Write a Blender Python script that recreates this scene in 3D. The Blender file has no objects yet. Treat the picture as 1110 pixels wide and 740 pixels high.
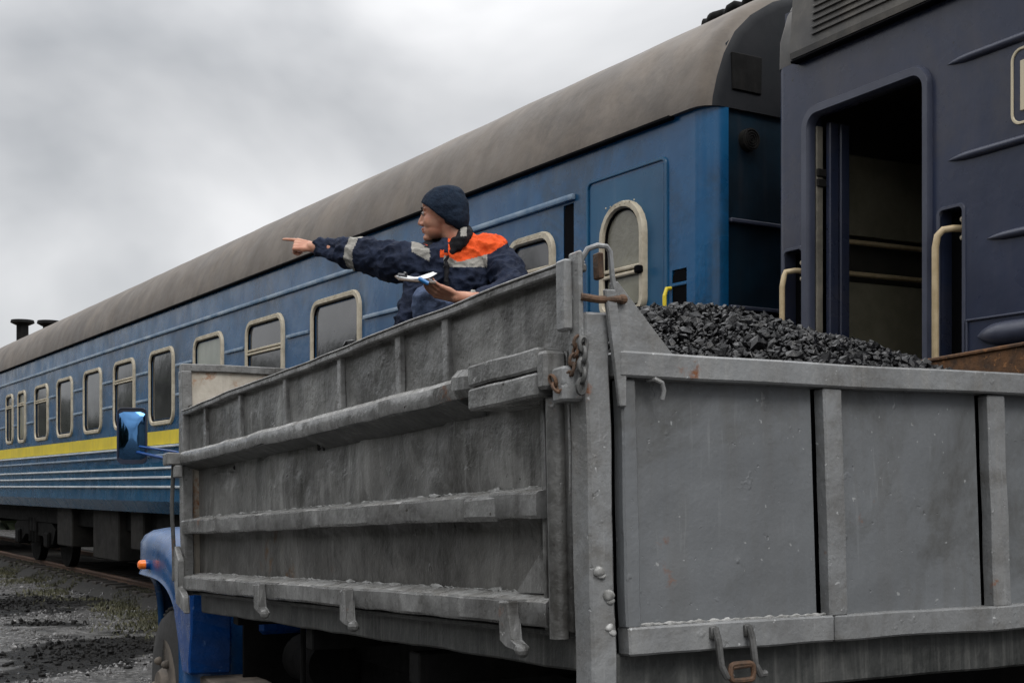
import bpy, bmesh, math, random
import numpy as np
from mathutils import Vector, Matrix, noise
random.seed(7); np.random.seed(7)
R = math.radians
scene = bpy.context.scene
COL = scene.collection

# ------------------------------------------------------------------ camera
cam_d = bpy.data.cameras.new('camera'); cam = bpy.data.objects.new('camera', cam_d); COL.objects.link(cam)
cam.location = (0, 0, 1.6); cam.rotation_euler = (R(90), 0, 0)
cam_d.sensor_width = 36; cam_d.lens = 1430/1110*36; cam_d.shift_y = 157/1110
cam_d.clip_start = .05; cam_d.clip_end = 5000
scene.camera = cam

# ------------------------------------------------------------------ world, sun
SUN_EL, SUN_AZ = R(52), R(152)          # azimuth measured clockwise from +Y: behind and to the right of the camera
w = bpy.data.worlds.new('World'); scene.world = w; w.use_nodes = True
nt = w.node_tree; nt.nodes.clear()
def N(t, tree=None, **kw):
    n = (tree or nt).nodes.new(t)
    for k, v in kw.items(): setattr(n, k, v)
    return n
out = N('ShaderNodeOutputWorld'); bg = N('ShaderNodeBackground'); bg.inputs['Strength'].default_value = .13
sky = N('ShaderNodeTexSky', sky_type='NISHITA'); sky.sun_disc = False; sky.sun_elevation = SUN_EL; sky.sun_rotation = SUN_AZ
tc = N('ShaderNodeTexCoord'); mp = N('ShaderNodeMapping'); mp.inputs['Scale'].default_value = (1, 1, 1.7); mp.inputs['Location'].default_value = (.62, .2, .02)
n1 = N('ShaderNodeTexNoise'); n1.inputs['Scale'].default_value = 2.6; n1.inputs['Detail'].default_value = 5; n1.inputs['Roughness'].default_value = .46; n1.inputs['Distortion'].default_value = .3
cr = N('ShaderNodeValToRGB')
cr.color_ramp.elements[0].position = .36; cr.color_ramp.elements[0].color = (2.6, 2.68, 2.8, 1)
cr.color_ramp.elements[1].position = .60; cr.color_ramp.elements[1].color = (5.2, 5.2, 5.25, 1)
mx = N('ShaderNodeMix', data_type='RGBA'); mx.inputs[0].default_value = .96
nt.links.new(tc.outputs['Generated'], mp.inputs[0]); nt.links.new(mp.outputs[0], n1.inputs['Vector']); nt.links.new(n1.outputs['Fac'], cr.inputs[0])
sx = N('ShaderNodeSeparateXYZ'); nt.links.new(tc.outputs['Generated'], sx.inputs[0])
mr = N('ShaderNodeMapRange'); mr.inputs[1].default_value = .28; mr.inputs[2].default_value = 1; mr.inputs[3].default_value = 1; mr.inputs[4].default_value = 3.2; nt.links.new(sx.outputs[2], mr.inputs[0])
vm = N('ShaderNodeVectorMath', operation='SCALE'); nt.links.new(cr.outputs[0], vm.inputs[0]); nt.links.new(mr.outputs[0], vm.inputs['Scale'])   # overcast sky: brighter overhead than near the horizon
nt.links.new(sky.outputs[0], mx.inputs[6]); nt.links.new(vm.outputs[0], mx.inputs[7]); nt.links.new(mx.outputs[2], bg.inputs['Color']); nt.links.new(bg.outputs[0], out.inputs[0])
sd = bpy.data.lights.new('sun', 'SUN'); sd.energy = 1.0; sd.angle = R(25); sd.color = (1, .97, .93)
so = bpy.data.objects.new('sun', sd); COL.objects.link(so)
dirv = Vector((math.sin(SUN_AZ)*math.cos(SUN_EL), math.cos(SUN_AZ)*math.cos(SUN_EL), math.sin(SUN_EL)))
so.rotation_euler = dirv.to_track_quat('Z', 'Y').to_euler()
vs = scene.view_settings; vs.view_transform = 'Standard'; vs.look = 'None'; vs.exposure = .4; vs.gamma = 1

# ------------------------------------------------------------------ helpers
def prop(o, label=None, cat=None, group=None, kind=None):
    if label: o['label'] = label
    if cat: o['category'] = cat
    if group: o['group'] = group
    if kind: o['kind'] = kind
    return o
def empty(name, loc, label, cat, group=None):
    o = bpy.data.objects.new(name, None); o.empty_display_size = .2; COL.objects.link(o); o.location = loc
    return prop(o, label, cat, group)
class Frame:
    def __init__(s, o, x, y, z): s.o = Vector(o); s.x = Vector(x); s.y = Vector(y); s.z = Vector(z)
    def __call__(s, p): return s.o + s.x*p[0] + s.y*p[1] + s.z*p[2]
WORLD = Frame((0,0,0), (1,0,0), (0,1,0), (0,0,1))
def nz(p, sc=1.0, seed=0.0): return noise.noise(Vector((p[0]*sc+seed*13.7, p[1]*sc-seed*7.1, p[2]*sc+seed*3.3)))
class MB:
    def __init__(s, frame=WORLD): s.bm = bmesh.new(); s.f = frame
    def _add(s, t, seg=None):
        me = bpy.data.meshes.new('t'); t.to_mesh(me); t.free(); s.bm.from_mesh(me); bpy.data.meshes.remove(me); return s
    def box(s, a, b, bev=.004, seg=0, amp=0.0, sc=6, bseg=1):
        lo = [min(a[i], b[i]) for i in range(3)]; hi = [max(a[i], b[i]) for i in range(3)]
        t = bmesh.new(); bmesh.ops.create_cube(t, size=1)
        for v in t.verts: v.co = Vector([lo[i]+(v.co[i]+.5)*(hi[i]-lo[i]) for i in range(3)])
        d = [hi[i]-lo[i] for i in range(3)]
        bev = min(bev, min(d)*.4)
        if bev > 0: bmesh.ops.bevel(t, geom=list(t.edges), offset=bev, segments=bseg, affect='EDGES', profile=.6)
        if seg:
            ax = d.index(max(d))
            for k in range(1, seg):
                co = [0,0,0]; co[ax] = lo[ax]+d[ax]*k/seg; no = [0,0,0]; no[ax] = 1
                bmesh.ops.bisect_plane(t, geom=list(t.verts)+list(t.edges)+list(t.faces), plane_co=co, plane_no=no)
        if amp:
            for v in t.verts:
                p = v.co.copy(); v.co = p + Vector((nz(p,sc,1), nz(p,sc,2), nz(p,sc,3)))*amp
        for v in t.verts: v.co = s.f(v.co)
        return s._add(t)
    def prism(s, pts, axis, c0, c1, bev=0):
        """polygon pts (2D in the two other axes, in order) extruded along axis from c0 to c1"""
        t = bmesh.new(); ot = [i for i in range(3) if i != axis]
        def mk(c):
            r = []
            for p in pts:
                q = [0,0,0]; q[axis] = c; q[ot[0]] = p[0]; q[ot[1]] = p[1]; r.append(t.verts.new(q))
            return r
        A = mk(c0); B = mk(c1); n = len(pts)
        t.faces.new(A); t.faces.new(B[::-1])
        for i in range(n): t.faces.new([A[i], B[i], B[(i+1)%n], A[(i+1)%n]])
        if bev: bmesh.ops.bevel(t, geom=list(t.edges), offset=bev, segments=1, affect='EDGES')
        for v in t.verts: v.co = s.f(v.co)
        return s._add(t)
    def tube(s, pts, r, n=10, closed=False, local=True):
        P = [s.f(p) if local else Vector(p) for p in pts]; m = len(P)
        rr = r if isinstance(r, (list, tuple)) else [r]*m
        t = bmesh.new(); rings = []; up = None
        for i in range(m):
            if closed: d = P[(i+1)%m]-P[i-1]
            else: d = P[min(i+1,m-1)]-P[max(i-1,0)]
            d.normalize()
            if up is None:
                up = Vector((0,0,1)) if abs(d.z) < .9 else Vector((1,0,0))
            a = up - d*up.dot(d); a.normalize(); b = d.cross(a); up = a
            rings.append([t.verts.new(P[i]+(a*math.cos(2*math.pi*k/n)+b*math.sin(2*math.pi*k/n))*rr[i]) for k in range(n)])
        for i in range(m if closed else m-1):
            A, B = rings[i], rings[(i+1)%m]
            for k in range(n): t.faces.new([A[k], A[(k+1)%n], B[(k+1)%n], B[k]])
        if not closed: t.faces.new(rings[0][::-1]); t.faces.new(rings[-1])
        return s._add(t)
    def cyl(s, a, b, r, r2=None, n=20, bev=0): return s.tube([a, b], [r, r if r2 is None else r2], n)
    def ball(s, c, rad, n=10, local=True, amp=0):
        t = bmesh.new(); bmesh.ops.create_uvsphere(t, u_segments=n*2, v_segments=n, radius=1)
        rad = rad if isinstance(rad, (tuple, list)) else (rad,)*3
        for v in t.verts:
            q = Vector((c[0]+v.co[0]*rad[0], c[1]+v.co[1]*rad[1], c[2]+v.co[2]*rad[2]))
            if amp: q += Vector((nz(q,25,1), nz(q,25,2), nz(q,25,3)))*amp
            v.co = s.f(q) if local else q
        return s._add(t)
    def sheet(s, a, b, nrm_axis, c, thick, nu, nv, amp, sc=3, seed=0, bulge=0):
        """dented sheet: a,b = opposite corners in the two other axes; front at c, back at c+thick"""
        ot = [i for i in range(3) if i != nrm_axis]; t = bmesh.new(); F = []; B = []
        for i in range(nu+1):
            rf = []; rb = []
            for j in range(nv+1):
                x = a[0]+(b[0]-a[0])*i/nu; y = a[1]+(b[1]-a[1])*j/nv
                e = min(1, 6*min(i/nu, 1-i/nu), 6*min(j/nv, 1-j/nv))
                d = e*amp*(nz((x,y,seed),sc,seed)+.5*nz((x,y,seed),sc*2.7,seed+1)) + bulge*math.sin(math.pi*i/nu)*math.sin(math.pi*j/nv)
                q = [0,0,0]; q[ot[0]] = x; q[ot[1]] = y; q[nrm_axis] = c + d*(1 if thick > 0 else -1)
                rf.append(t.verts.new(s.f(q))); q[nrm_axis] = c+thick; rb.append(t.verts.new(s.f(q)))
            F.append(rf); B.append(rb)
        for G in (F, B):
            for i in range(nu):
                for j in range(nv): t.faces.new([G[i][j], G[i+1][j], G[i+1][j+1], G[i][j+1]])
        for i in range(nu):
            for j in (0, nv): t.faces.new([F[i][j], F[i+1][j], B[i+1][j], B[i][j]])
        for j in range(nv):
            for i in (0, nu): t.faces.new([F[i][j], F[i][j+1], B[i][j+1], B[i][j]])
        return s._add(t)
    def build(s, name, mat, parent=None, smooth=False, label=None, recalc=True):
        if recalc: bmesh.ops.recalc_face_normals(s.bm, faces=s.bm.faces)
        me = bpy.data.meshes.new(name)
        if parent is not None:
            off = Vector((0,0,0)); q = parent
            while q is not None: off += Vector(q.location); q = q.parent
            for v in s.bm.verts: v.co -= off
        s.bm.to_mesh(me); s.bm.free()
        if smooth:
            for p in me.polygons: p.use_smooth = True
            me.set_sharp_from_angle(angle=R(40))
        o = bpy.data.objects.new(name, me); COL.objects.link(o); o.parent = parent
        for m in (mat if isinstance(mat, list) else [mat]): me.materials.append(m)
        if label: o['label'] = label
        return o

# ------------------------------------------------------------------ materials
def mat(name, col, col2=None, nsc=5, rough=.5, metal=0, streak=None, sscale=18, rust=None, rust_sc=3, rust_t=.62, bump=.2, bsc=25, bump2=0, bsc2=4, spec=.5, rvar=.15, coat=0, aniso=(1,1,1), chips=None, chip_t=.7, chip_sc=40, grime=None, pits=None, scr=None, blister=0):
    m = bpy.data.materials.new(name); m.use_nodes = True; t = m.node_tree; t.nodes.clear(); L = t.links.new
    o = N('ShaderNodeOutputMaterial', t); b = N('ShaderNodeBsdfPrincipled', t); L(b.outputs[0], o.inputs[0])
    tc = N('ShaderNodeTexCoord', t)
    def noi(scale, detail=4, ro=.6, vec=None, dist=0):
        n = N('ShaderNodeTexNoise', t); n.inputs['Scale'].default_value = scale; n.inputs['Detail'].default_value = detail; n.inputs['Roughness'].default_value = ro; n.inputs['Distortion'].default_value = dist
        L(vec or tc.outputs['Object'], n.inputs['Vector']); return n.outputs['Fac']
    def ramp(x, a, b_):
        r = N('ShaderNodeMapRange', t); r.inputs[1].default_value = a; r.inputs[2].default_value = b_; L(x, r.inputs[0]); return r.outputs[0]
    def mixc(f, A, B):
        x = N('ShaderNodeMix', t, data_type='RGBA'); L(f, x.inputs[0])
        for s_, v in ((6, A), (7, B)):
            if isinstance(v, tuple): x.inputs[s_].default_value = (*v, 1)
            else: L(v, x.inputs[s_])
        return x.outputs[2]
    def mul(x, k):
        q = N('ShaderNodeMath', t, operation='MULTIPLY'); L(x, q.inputs[0])
        if isinstance(k, (int, float)): q.inputs[1].default_value = k
        else: L(k, q.inputs[1])
        return q.outputs[0]
    c2 = col2 or tuple(x*.75 for x in col)
    vec0 = None
    if aniso != (1,1,1):
        mpa = N('ShaderNodeMapping', t); mpa.inputs['Scale'].default_value = aniso; L(tc.outputs['Object'], mpa.inputs[0]); vec0 = mpa.outputs[0]
    c = mixc(ramp(noi(nsc, 6, .65, vec0), .38, .62), c2, col)
    if grime:     # (colour, amount, scale): blotchy dirt with soft ragged borders, and a finer speckle inside it
        gf = mul(ramp(noi(grime[2], 9, .72, None, .8), .47, .63), grime[1]); gf = mul(gf, ramp(noi(grime[2]*11, 6, .75), .22, .50)); c = mixc(gf, c, grime[0])
    if streak:
        mp = N('ShaderNodeMapping', t); mp.inputs['Scale'].default_value = (sscale, sscale, .9); L(tc.outputs['Object'], mp.inputs[0])
        f = mul(ramp(noi(1, 5, .6, mp.outputs[0], .2), .48, .78), ramp(noi(nsc*.5, 3), .35, .6))
        c = mixc(mul(f, streak[1]), c, streak[0])
    rf = None
    if rust:
        rf = mul(ramp(noi(rust_sc, 8, .7), rust_t, rust_t+.06), ramp(noi(rust_sc*9, 4), .3, .55))
        c = mixc(rf, c, mixc(noi(30, 3), (.10,.035,.012), rust))
    if scr:       # (colour, amount): fine scratches in two directions
        for rot in ((0,.5,.3),(.2,-.4,1.2)):
            ms = N('ShaderNodeMapping', t); ms.inputs['Rotation'].default_value = rot; ms.inputs['Scale'].default_value = (70, 70, 3.5); L(tc.outputs['Object'], ms.inputs[0])
            c = mixc(mul(mul(ramp(noi(1, 2, .5, ms.outputs[0]), .66, .70), ramp(noi(3.3, 3), .45, .62)), scr[1]), c, scr[0])
    if pits:      # (colour, threshold, scale): small knocks and flakes
        c = mixc(ramp(noi(pits[2], 2, .5), pits[1], pits[1]+.03), c, pits[0])
    if chips:
        c = mixc(ramp(noi(chip_sc, 5, .7), chip_t, chip_t+.03), c, chips)
    L(c, b.inputs['Base Color'])
    rr = N('ShaderNodeMath', t, operation='ADD'); L(mul(ramp(noi(nsc*2.3, 5), .3, .7), rvar), rr.inputs[0]); rr.inputs[1].default_value = rough-rvar/2
    ro = rr.outputs[0]
    if rf is not None:
        a2 = N('ShaderNodeMath', t, operation='ADD', use_clamp=True); L(ro, a2.inputs[0]); L(mul(rf, .35), a2.inputs[1]); ro = a2.outputs[0]
    L(ro, b.inputs['Roughness']); b.inputs['Metallic'].default_value = metal; b.inputs['Specular IOR Level'].default_value = spec
    if coat: b.inputs['Coat Weight'].default_value = coat; b.inputs['Coat Roughness'].default_value = .15
    prev = None
    for st, sc_, d in ((bump2, bsc2, .02), (bump, bsc, .004)):
        if st:
            bn = N('ShaderNodeBump', t); bn.inputs['Strength'].default_value = st; bn.inputs['Distance'].default_value = d
            L(noi(sc_, 5, .6), bn.inputs['Height'])
            if prev: L(prev, bn.inputs['Normal'])
            prev = bn.outputs[0]
    if blister:      # raised paint blisters and small dings
        bn = N('ShaderNodeBump', t); bn.inputs['Strength'].default_value = blister; bn.inputs['Distance'].default_value = .006
        q = N('ShaderNodeMath', t, operation='SUBTRACT'); L(ramp(noi(15, 3, .6), .66, .78), q.inputs[0]); L(ramp(noi(27, 3, .6), .69, .77), q.inputs[1]); L(q.outputs[0], bn.inputs['Height'])
        if prev: L(prev, bn.inputs['Normal'])
        prev = bn.outputs[0]
    if prev: L(prev, b.inputs['Normal'])
    return m
def plain(name, col, rough=.5, metal=0, spec=.5):
    m = bpy.data.materials.new(name); m.use_nodes = True; b = m.node_tree.nodes['Principled BSDF']
    b.inputs['Base Color'].default_value = (*col, 1); b.inputs['Roughness'].default_value = rough; b.inputs['Metallic'].default_value = metal; b.inputs['Specular IOR Level'].default_value = spec
    return m
RUSTC = (.28,.10,.03)
M = dict(
 side = mat('side_paint', (.185,.183,.175), (.085,.085,.082), 3, .34, streak=((.34,.34,.325), .75), sscale=17, grime=((.028,.026,.023), .85, 2.2), rust=RUSTC, rust_sc=2.6, rust_t=.67, bump=.3, bsc=70, bump2=.45, bsc2=11, chips=(.38,.38,.37), chip_t=.70, chip_sc=34, pits=((.03,.027,.024), .72, 55), scr=((.30,.30,.29), .5), blister=.6),
 rail = mat('rail_paint', (.22,.22,.215), (.12,.12,.117), 6, .28, streak=((.40,.40,.39), .5), sscale=12, grime=((.045,.042,.037), .8, 4.0), rust=RUSTC, rust_sc=4, rust_t=.625, bump=.35, bsc=60, bump2=.35, bsc2=16, chips=(.48,.48,.47), chip_t=.67, chip_sc=26, pits=((.04,.035,.03), .70, 50)),
 tail = mat('tail_paint', (.172,.182,.190), (.145,.153,.160), 1.6, .33, streak=((.095,.085,.068), .5), sscale=14, grime=((.085,.085,.08), .75, 1.5), rust=RUSTC, rust_sc=3.1, rust_t=.645, bump=.22, bsc=90, bump2=.35, bsc2=5, chips=(.07,.06,.05), chip_t=.715, chip_sc=24, pits=((.30,.31,.31), .725, 48), scr=((.24,.25,.255), .35), rvar=.12, blister=.45),
 tailrail = mat('tail_rail_paint', (.235,.242,.246), (.18,.184,.186), 4, .30, streak=((.30,.29,.27), .5), sscale=20, grime=((.12,.115,.105), .7, 3.5), rust=RUSTC, rust_sc=5, rust_t=.615, bump=.3, bsc=80, bump2=.3, bsc2=14, chips=(.08,.065,.05), chip_t=.69, chip_sc=30, pits=((.40,.41,.41), .72, 60), scr=((.34,.35,.35), .4), blister=.4),
 sideshade = mat('shaded_grimed_paint', (.115,.112,.104), (.055,.053,.049), 3, .4, streak=((.22,.215,.20), .6), sscale=17, grime=((.02,.018,.016), .85, 2.2), rust=(.16,.11,.05), rust_sc=2.0, rust_t=.62, bump=.35, bsc=60, bump2=.45, bsc2=11, chips=(.30,.30,.29), chip_t=.71, chip_sc=34, blister=.6),  # lower-side shadow darkened into the paint, along with road grime
 wornlit = mat('worn_lit_ledge', (.40,.40,.39), (.22,.215,.20), 14, .3, grime=((.07,.06,.05), .7, 6), bump=.5, bsc=70, bump2=.4, bsc2=20),  # worn metal, made paler to paint sky light onto upward ledges
 weld = mat('weld_metal', (.42,.42,.41), (.20,.20,.19), 30, .35, bump=.6, bsc=80),
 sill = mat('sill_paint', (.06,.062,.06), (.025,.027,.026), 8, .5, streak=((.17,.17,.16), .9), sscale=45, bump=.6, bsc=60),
 head = mat('headboard_paint', (.52,.48,.41), (.36,.32,.26), 6, .6, streak=((.16,.12,.09), .5), sscale=12, rust=(.42,.15,.03), rust_sc=2.6, rust_t=.56, bump=.5, bsc=30),
 rustin = mat('rusty_inner', (.16,.075,.03), (.05,.03,.018), 14, .8, bump=.8, bsc=60, chips=(.28,.13,.05), chip_t=.6, chip_sc=35),
 rust = mat('rusty_steel', (.13,.068,.036), (.055,.034,.022), 25, .75, bump=.8, bsc=80),
 iron = mat('dark_iron', (.10,.10,.098), (.05,.05,.048), 15, .5, rust=RUSTC, rust_sc=8, rust_t=.6, bump=.6, bsc=60),
 dark = mat('underside', (.012,.012,.012), (.006,.006,.006), 6, .7, streak=((.03,.027,.024), .5), bump=.4, bsc=30, spec=.1),
 under = mat('coach_underframe', (.008,.0075,.007), (.004,.004,.004), 4, .75, bump=.4, bsc=20, spec=.08),
 undergrey = mat('underframe_box', (.028,.026,.023), (.014,.013,.012), 4, .7, bump=.3, bsc=20, spec=.15),
 blue = mat('blue_coach_paint', (.004,.092,.225), (.004,.066,.17), 1.2, .27, streak=((.06,.14,.22), .35), sscale=9, grime=((.006,.030,.06), .65, 1.4), bump=.15, bsc=20, bump2=.30, bsc2=1.8, rvar=.2, chips=(.02,.03,.05), chip_t=.74, chip_sc=18),
 bluedoor = mat('blue_door_paint', (.006,.088,.185), (.005,.066,.145), 1.6, .36, streak=((.08,.14,.22), .6), sscale=9, bump=.2, bsc=14, rvar=.2),
 yellow = mat('yellow_stripe_paint', (.85,.66,.025), (.70,.55,.03), 3, .4, streak=((.30,.25,.07), .4), sscale=9, bump=.15),
 rib = mat('rib_lit_paint', (.26,.34,.42), (.10,.18,.28), 3, .35, streak=((.5,.52,.55), .5), sscale=5, bump=.2),  # rib colour lightened to carry the sky's highlights
 ribhighlight = mat('rib_highlight_paint', (.66,.69,.70), (.45,.50,.54), 4, .4, bump=.2),  # white highlight lines painted into the rib colour
 endw = mat('coach_end_paint', (.006,.024,.042), (.005,.012,.020), 2, .45, spec=.2, streak=((.03,.03,.035), .6), bump=.2, bsc=14),
 roof = mat('roof_dirty', (.145,.118,.092), (.095,.078,.062), 1.4, .55, streak=((.055,.045,.036), .8), sscale=5.5, grime=((.060,.050,.042), .6, 1.1), bump=.3, bsc=12, bump2=.5, bsc2=2.6, spec=.4),
 navy = mat('navy_coach_paint', (.028,.037,.072), (.021,.028,.055), 1.6, .30, streak=((.060,.062,.088), .6), sscale=11, grime=((.060,.056,.062), .55, 1.4), bump=.10, bsc=30, bump2=.30, bsc2=1.3, rvar=.15, pits=((.015,.015,.02), .73, 40), spec=.4),
 navyroof = mat('navy_coach_roof', (.085,.078,.068), (.05,.048,.046), 3, .55, grime=((.16,.145,.12), .6, 2.0), streak=((.03,.03,.03), .6), sscale=10, bump=.3, bsc=12),
 navyrim = mat('navy_rim_paint', (.058,.066,.098), (.042,.048,.075), 4, .35, bump=.25, bsc=20),
 cream = mat('cream_paint', (.56,.50,.38), (.42,.36,.26), 12, .5, bump=.3, bsc=40, chips=(.12,.08,.05), chip_t=.68, chip_sc=40),
 handle = mat('cream_handrail', (.58,.46,.28), (.46,.35,.2), 14, .4, bump=.2, bsc=40),
 letter = plain('cream_lettering', (.62,.54,.38), .5),
 glass = mat('dark_window_glass', (.075,.075,.077), (.04,.04,.043), 2, .07, bump=0, rvar=.03, bump2=.05, bsc2=2.5, spec=.8),
 blind = mat('pale_window_blind', (.36,.38,.33), (.28,.30,.26), 3, .3, bump=.1, streak=((.2,.2,.17), .5), sscale=8, rvar=.05),
 blind2 = mat('beige_window_blind', (.26,.25,.19), (.19,.18,.14), 3, .2, bump=.1, bump2=.3, bsc2=5, rvar=.05),
 black = plain('black_recess', (.004,.004,.005), .9, spec=.05),
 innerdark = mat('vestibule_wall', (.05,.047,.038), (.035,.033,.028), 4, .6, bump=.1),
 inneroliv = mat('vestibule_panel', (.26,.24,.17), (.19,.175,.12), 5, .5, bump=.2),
 truckblue = mat('truck_blue_paint', (.001,.055,.24), (.001,.035,.15), 5, .28, bump=.25, bsc=20, bump2=.5, bsc2=6, rvar=.2, chips=(.12,.2,.38), chip_t=.66, chip_sc=14),
 truckdirty = mat('truck_blue_dirty', (.002,.07,.22), (.001,.042,.14), 3, .28, streak=((.11,.16,.23), .45), bump=.25, bsc=20, rvar=.15),
 rubber = mat('tyre_rubber', (.035,.034,.032), (.022,.021,.02), 10, .8, bump=.5, bsc=40),
 rim = mat('muddy_rim', (.20,.165,.13), (.10,.085,.07), 8, .75, bump=.4, bsc=30),
 orange = plain('orange_lens', (.95,.20,.02), .25),
 red = plain('red_lens', (.45,.03,.02), .3),
 mirror = plain('mirror_glass', (.07,.17,.34), .08, 1),
 coal = mat('coal', (.006,.006,.007), (.003,.003,.003), 20, .30, bump=.6, bsc=70, spec=.30, rvar=.3),
 steel = mat('rail_steel', (.16,.09,.055), (.09,.055,.04), 15, .6, bump=.3, bsc=50),
 wood = mat('sleeper_wood', (.05,.042,.035), (.03,.026,.022), 10, .85, bump=.5, bsc=30),
)
# ------------------------------------------------------------------ frames measured from the photograph
CZ = 1.6
th = math.atan2(880, 1430); T = Vector((-math.sin(th), math.cos(th), 0)); NN = Vector((math.cos(th), math.sin(th), 0))
th2 = math.atan2(745, 1430); T2 = Vector((-math.sin(th2), math.cos(th2), 0)); N2 = Vector((math.cos(th2), math.sin(th2), 0))
al = math.atan2(752, 1430); pit = R(2.5)
Lh = Vector((-math.sin(al), math.cos(al), 0)); Wd = Vector((math.cos(al), math.sin(al), 0))
Lp = Vector((-math.sin(al)*math.cos(pit), math.cos(al)*math.cos(pit), -math.sin(pit))); Up = Wd.cross(Lp)
UZ = Vector((0,0,1))
FB = Frame((1.0836, 7.2070, CZ), T, NN, UZ)           # blue coach: (along, inward, height above eye level)
FN = Frame((1.3536, 6.7681, CZ), -T2, N2, UZ)         # navy coach
FT = Frame((.1804, 3.0, CZ-.2371), Wd, Lp, Up)        # truck cargo body: (across, forward, up)
FL = Frame((.1804, 3.0, 0), Wd, Lh, UZ)               # truck chassis, level
def at(px, py, t): return Vector(((px-555)/1430*t, t, CZ+(527-py)/1430*t))

# ------------------------------------------------------------------ ground
def ground_material():
    m = bpy.data.materials.new('wet_yard_gravel'); m.use_nodes = True; t = m.node_tree; t.nodes.clear(); L = t.links.new
    o = N('ShaderNodeOutputMaterial', t); b = N('ShaderNodeBsdfPrincipled', t); L(b.outputs[0], o.inputs[0]); tc = N('ShaderNodeTexCoord', t)
    def noi(s, d=6, r=.6, dist=0, sc=None):
        n = N('ShaderNodeTexNoise', t); n.inputs['Scale'].default_value = s; n.inputs['Detail'].default_value = d; n.inputs['Roughness'].default_value = r; n.inputs['Distortion'].default_value = dist
        L(tc.outputs['Object'], n.inputs['Vector']); return n.outputs['Fac']
    def mr(x, a, c, lo=0, hi=1):
        r = N('ShaderNodeMapRange', t); r.inputs[1].default_value = a; r.inputs[2].default_value = c; r.inputs[3].default_value = lo; r.inputs[4].default_value = hi; L(x, r.inputs[0]); return r.outputs[0]
    def mix(f, A, B):
        x = N('ShaderNodeMix', t, data_type='RGBA'); L(f, x.inputs[0])
        for s_, v in ((6, A), (7, B)):
            if isinstance(v, tuple): x.inputs[s_].default_value = (*v, 1)
            else: L(v, x.inputs[s_])
        return x.outputs[2]
    v = N('ShaderNodeTexVoronoi', t); v.inputs['Scale'].default_value = 14; L(tc.outputs['Object'], v.inputs['Vector'])
    stones = mix(mr(v.outputs['Distance'], .1, .6), (.30,.295,.285), (.08,.077,.075))
    big = mix(mr(noi(3.5, 9, .75), .40, .62), (.030,.028,.026), stones)
    nA = noi(1.1, 8, .68, .4); patch = None
    def m2(op, a, b_=None):
        q = N('ShaderNodeMath', t, operation=op)
        for k_, v_ in enumerate((a, b_)):
            if v_ is None: continue
            if isinstance(v_, (int, float)): q.inputs[k_].default_value = v_
            else: L(v_, q.inputs[k_])
        return q.outputs[0]
    sp = N('ShaderNodeSeparateXYZ', t); L(tc.outputs['Object'], sp.inputs[0])
    for (cx_,cy_,rx,ry) in ((-7.0,18.1,1.6,1.7),(-4.2,12.9,.9,1.7),(-5.55,13.0,.5,.35),(-5.5,15.6,.6,.25),(-4.6,11.2,.8,.4)):   # stains of wet coal dirt
        dx = m2('MULTIPLY', m2('SUBTRACT', sp.outputs[0], cx_), 1/rx); dy = m2('MULTIPLY', m2('SUBTRACT', sp.outputs[1], cy_), 1/ry)
        dd = m2('SQRT', m2('ADD', m2('MULTIPLY', dx, dx), m2('MULTIPLY', dy, dy)))
        e = mr(m2('ADD', dd, m2('MULTIPLY', m2('SUBTRACT', nA, .5), 3.2)), 1.05, .85)
        patch = e if patch is None else m2('MAXIMUM', patch, e)
    c = mix(patch, big, (.007,.0065,.006))
    L(mr(patch, 0, 1, .5, .12), b.inputs['Specular IOR Level'])
    L(c, b.inputs['Base Color'])
    L(mr(noi(2.2, 6, .7), .42, .60, .18, .5), b.inputs['Roughness'])
    bm = N('ShaderNodeBump', t); bm.inputs['Strength'].default_value = .9; bm.inputs['Distance'].default_value = .06
    L(noi(9, 8, .75), bm.inputs['Height']); L(bm.outputs[0], b.inputs['Normal'])
    return m
gm = ground_material()
bm = bmesh.new(); n = 90
def gx(i): s = (i/n-.5)*2; return math.copysign(abs(s)**3, s)*1500
vv = [[None]*(n+1) for _ in range(n+1)]
for i in range(n+1):
    for j in range(n+1):
        x, y = gx(i)-3, gx(j)+14; z = .035*nz((x,y,0), .5)-.0 if abs(x) < 60 and abs(y) < 70 else 0
        vv[i][j] = bm.verts.new((x, y, z-.02))
for i in range(n):
    for j in range(n): bm.faces.new([vv[i][j], vv[i+1][j], vv[i+1][j+1], vv[i][j+1]])
me = bpy.data.meshes.new('ground'); bm.to_mesh(me); bm.free()
for p in me.polygons: p.use_smooth = True
g = bpy.data.objects.new('ground', me); COL.objects.link(g); me.materials.append(gm); prop(g, kind='structure')

# added tree rows: unseen left one dims reflections, right one blocks sky under train
def wood(name, p0, p1, n_, h_, label):
    g = np.random.RandomState(len(label)); V = []; Fc = []
    for k in range(n_):
        q = Vector(p0).lerp(Vector(p1), (k+.5)/n_); hh = h_*g.uniform(.7,1.15); rr_ = h_*g.uniform(.28,.42); cx_, cy_ = q.x+g.randn()*1.2, q.y+g.randn()*1.2
        for m_ in range(700):
            d = g.randn(3); d /= np.linalg.norm(d); d *= g.uniform(.6,1.05)
            zz = g.uniform(.0,1); kk = math.sqrt(max(.05,1-abs(zz*2-.75)**2.2)) if zz > .4 else 1; c = np.array([cx_+d[0]*rr_*kk*1.15, cy_+d[1]*rr_*kk*1.15, hh*zz]); u = g.randn(3)*.30; v = g.randn(3)*.30
            i0 = len(V); V += [c-u-v, c+u-v, c+u+v, c-u+v]; Fc.append([i0,i0+1,i0+2,i0+3])
    me = bpy.data.meshes.new(name); me.from_pydata([tuple(v) for v in V], [], Fc); me.materials.append(M['leaf'])
    o = bpy.data.objects.new(name, me); COL.objects.link(o); prop(o, label, 'trees', kind='stuff')
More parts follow.
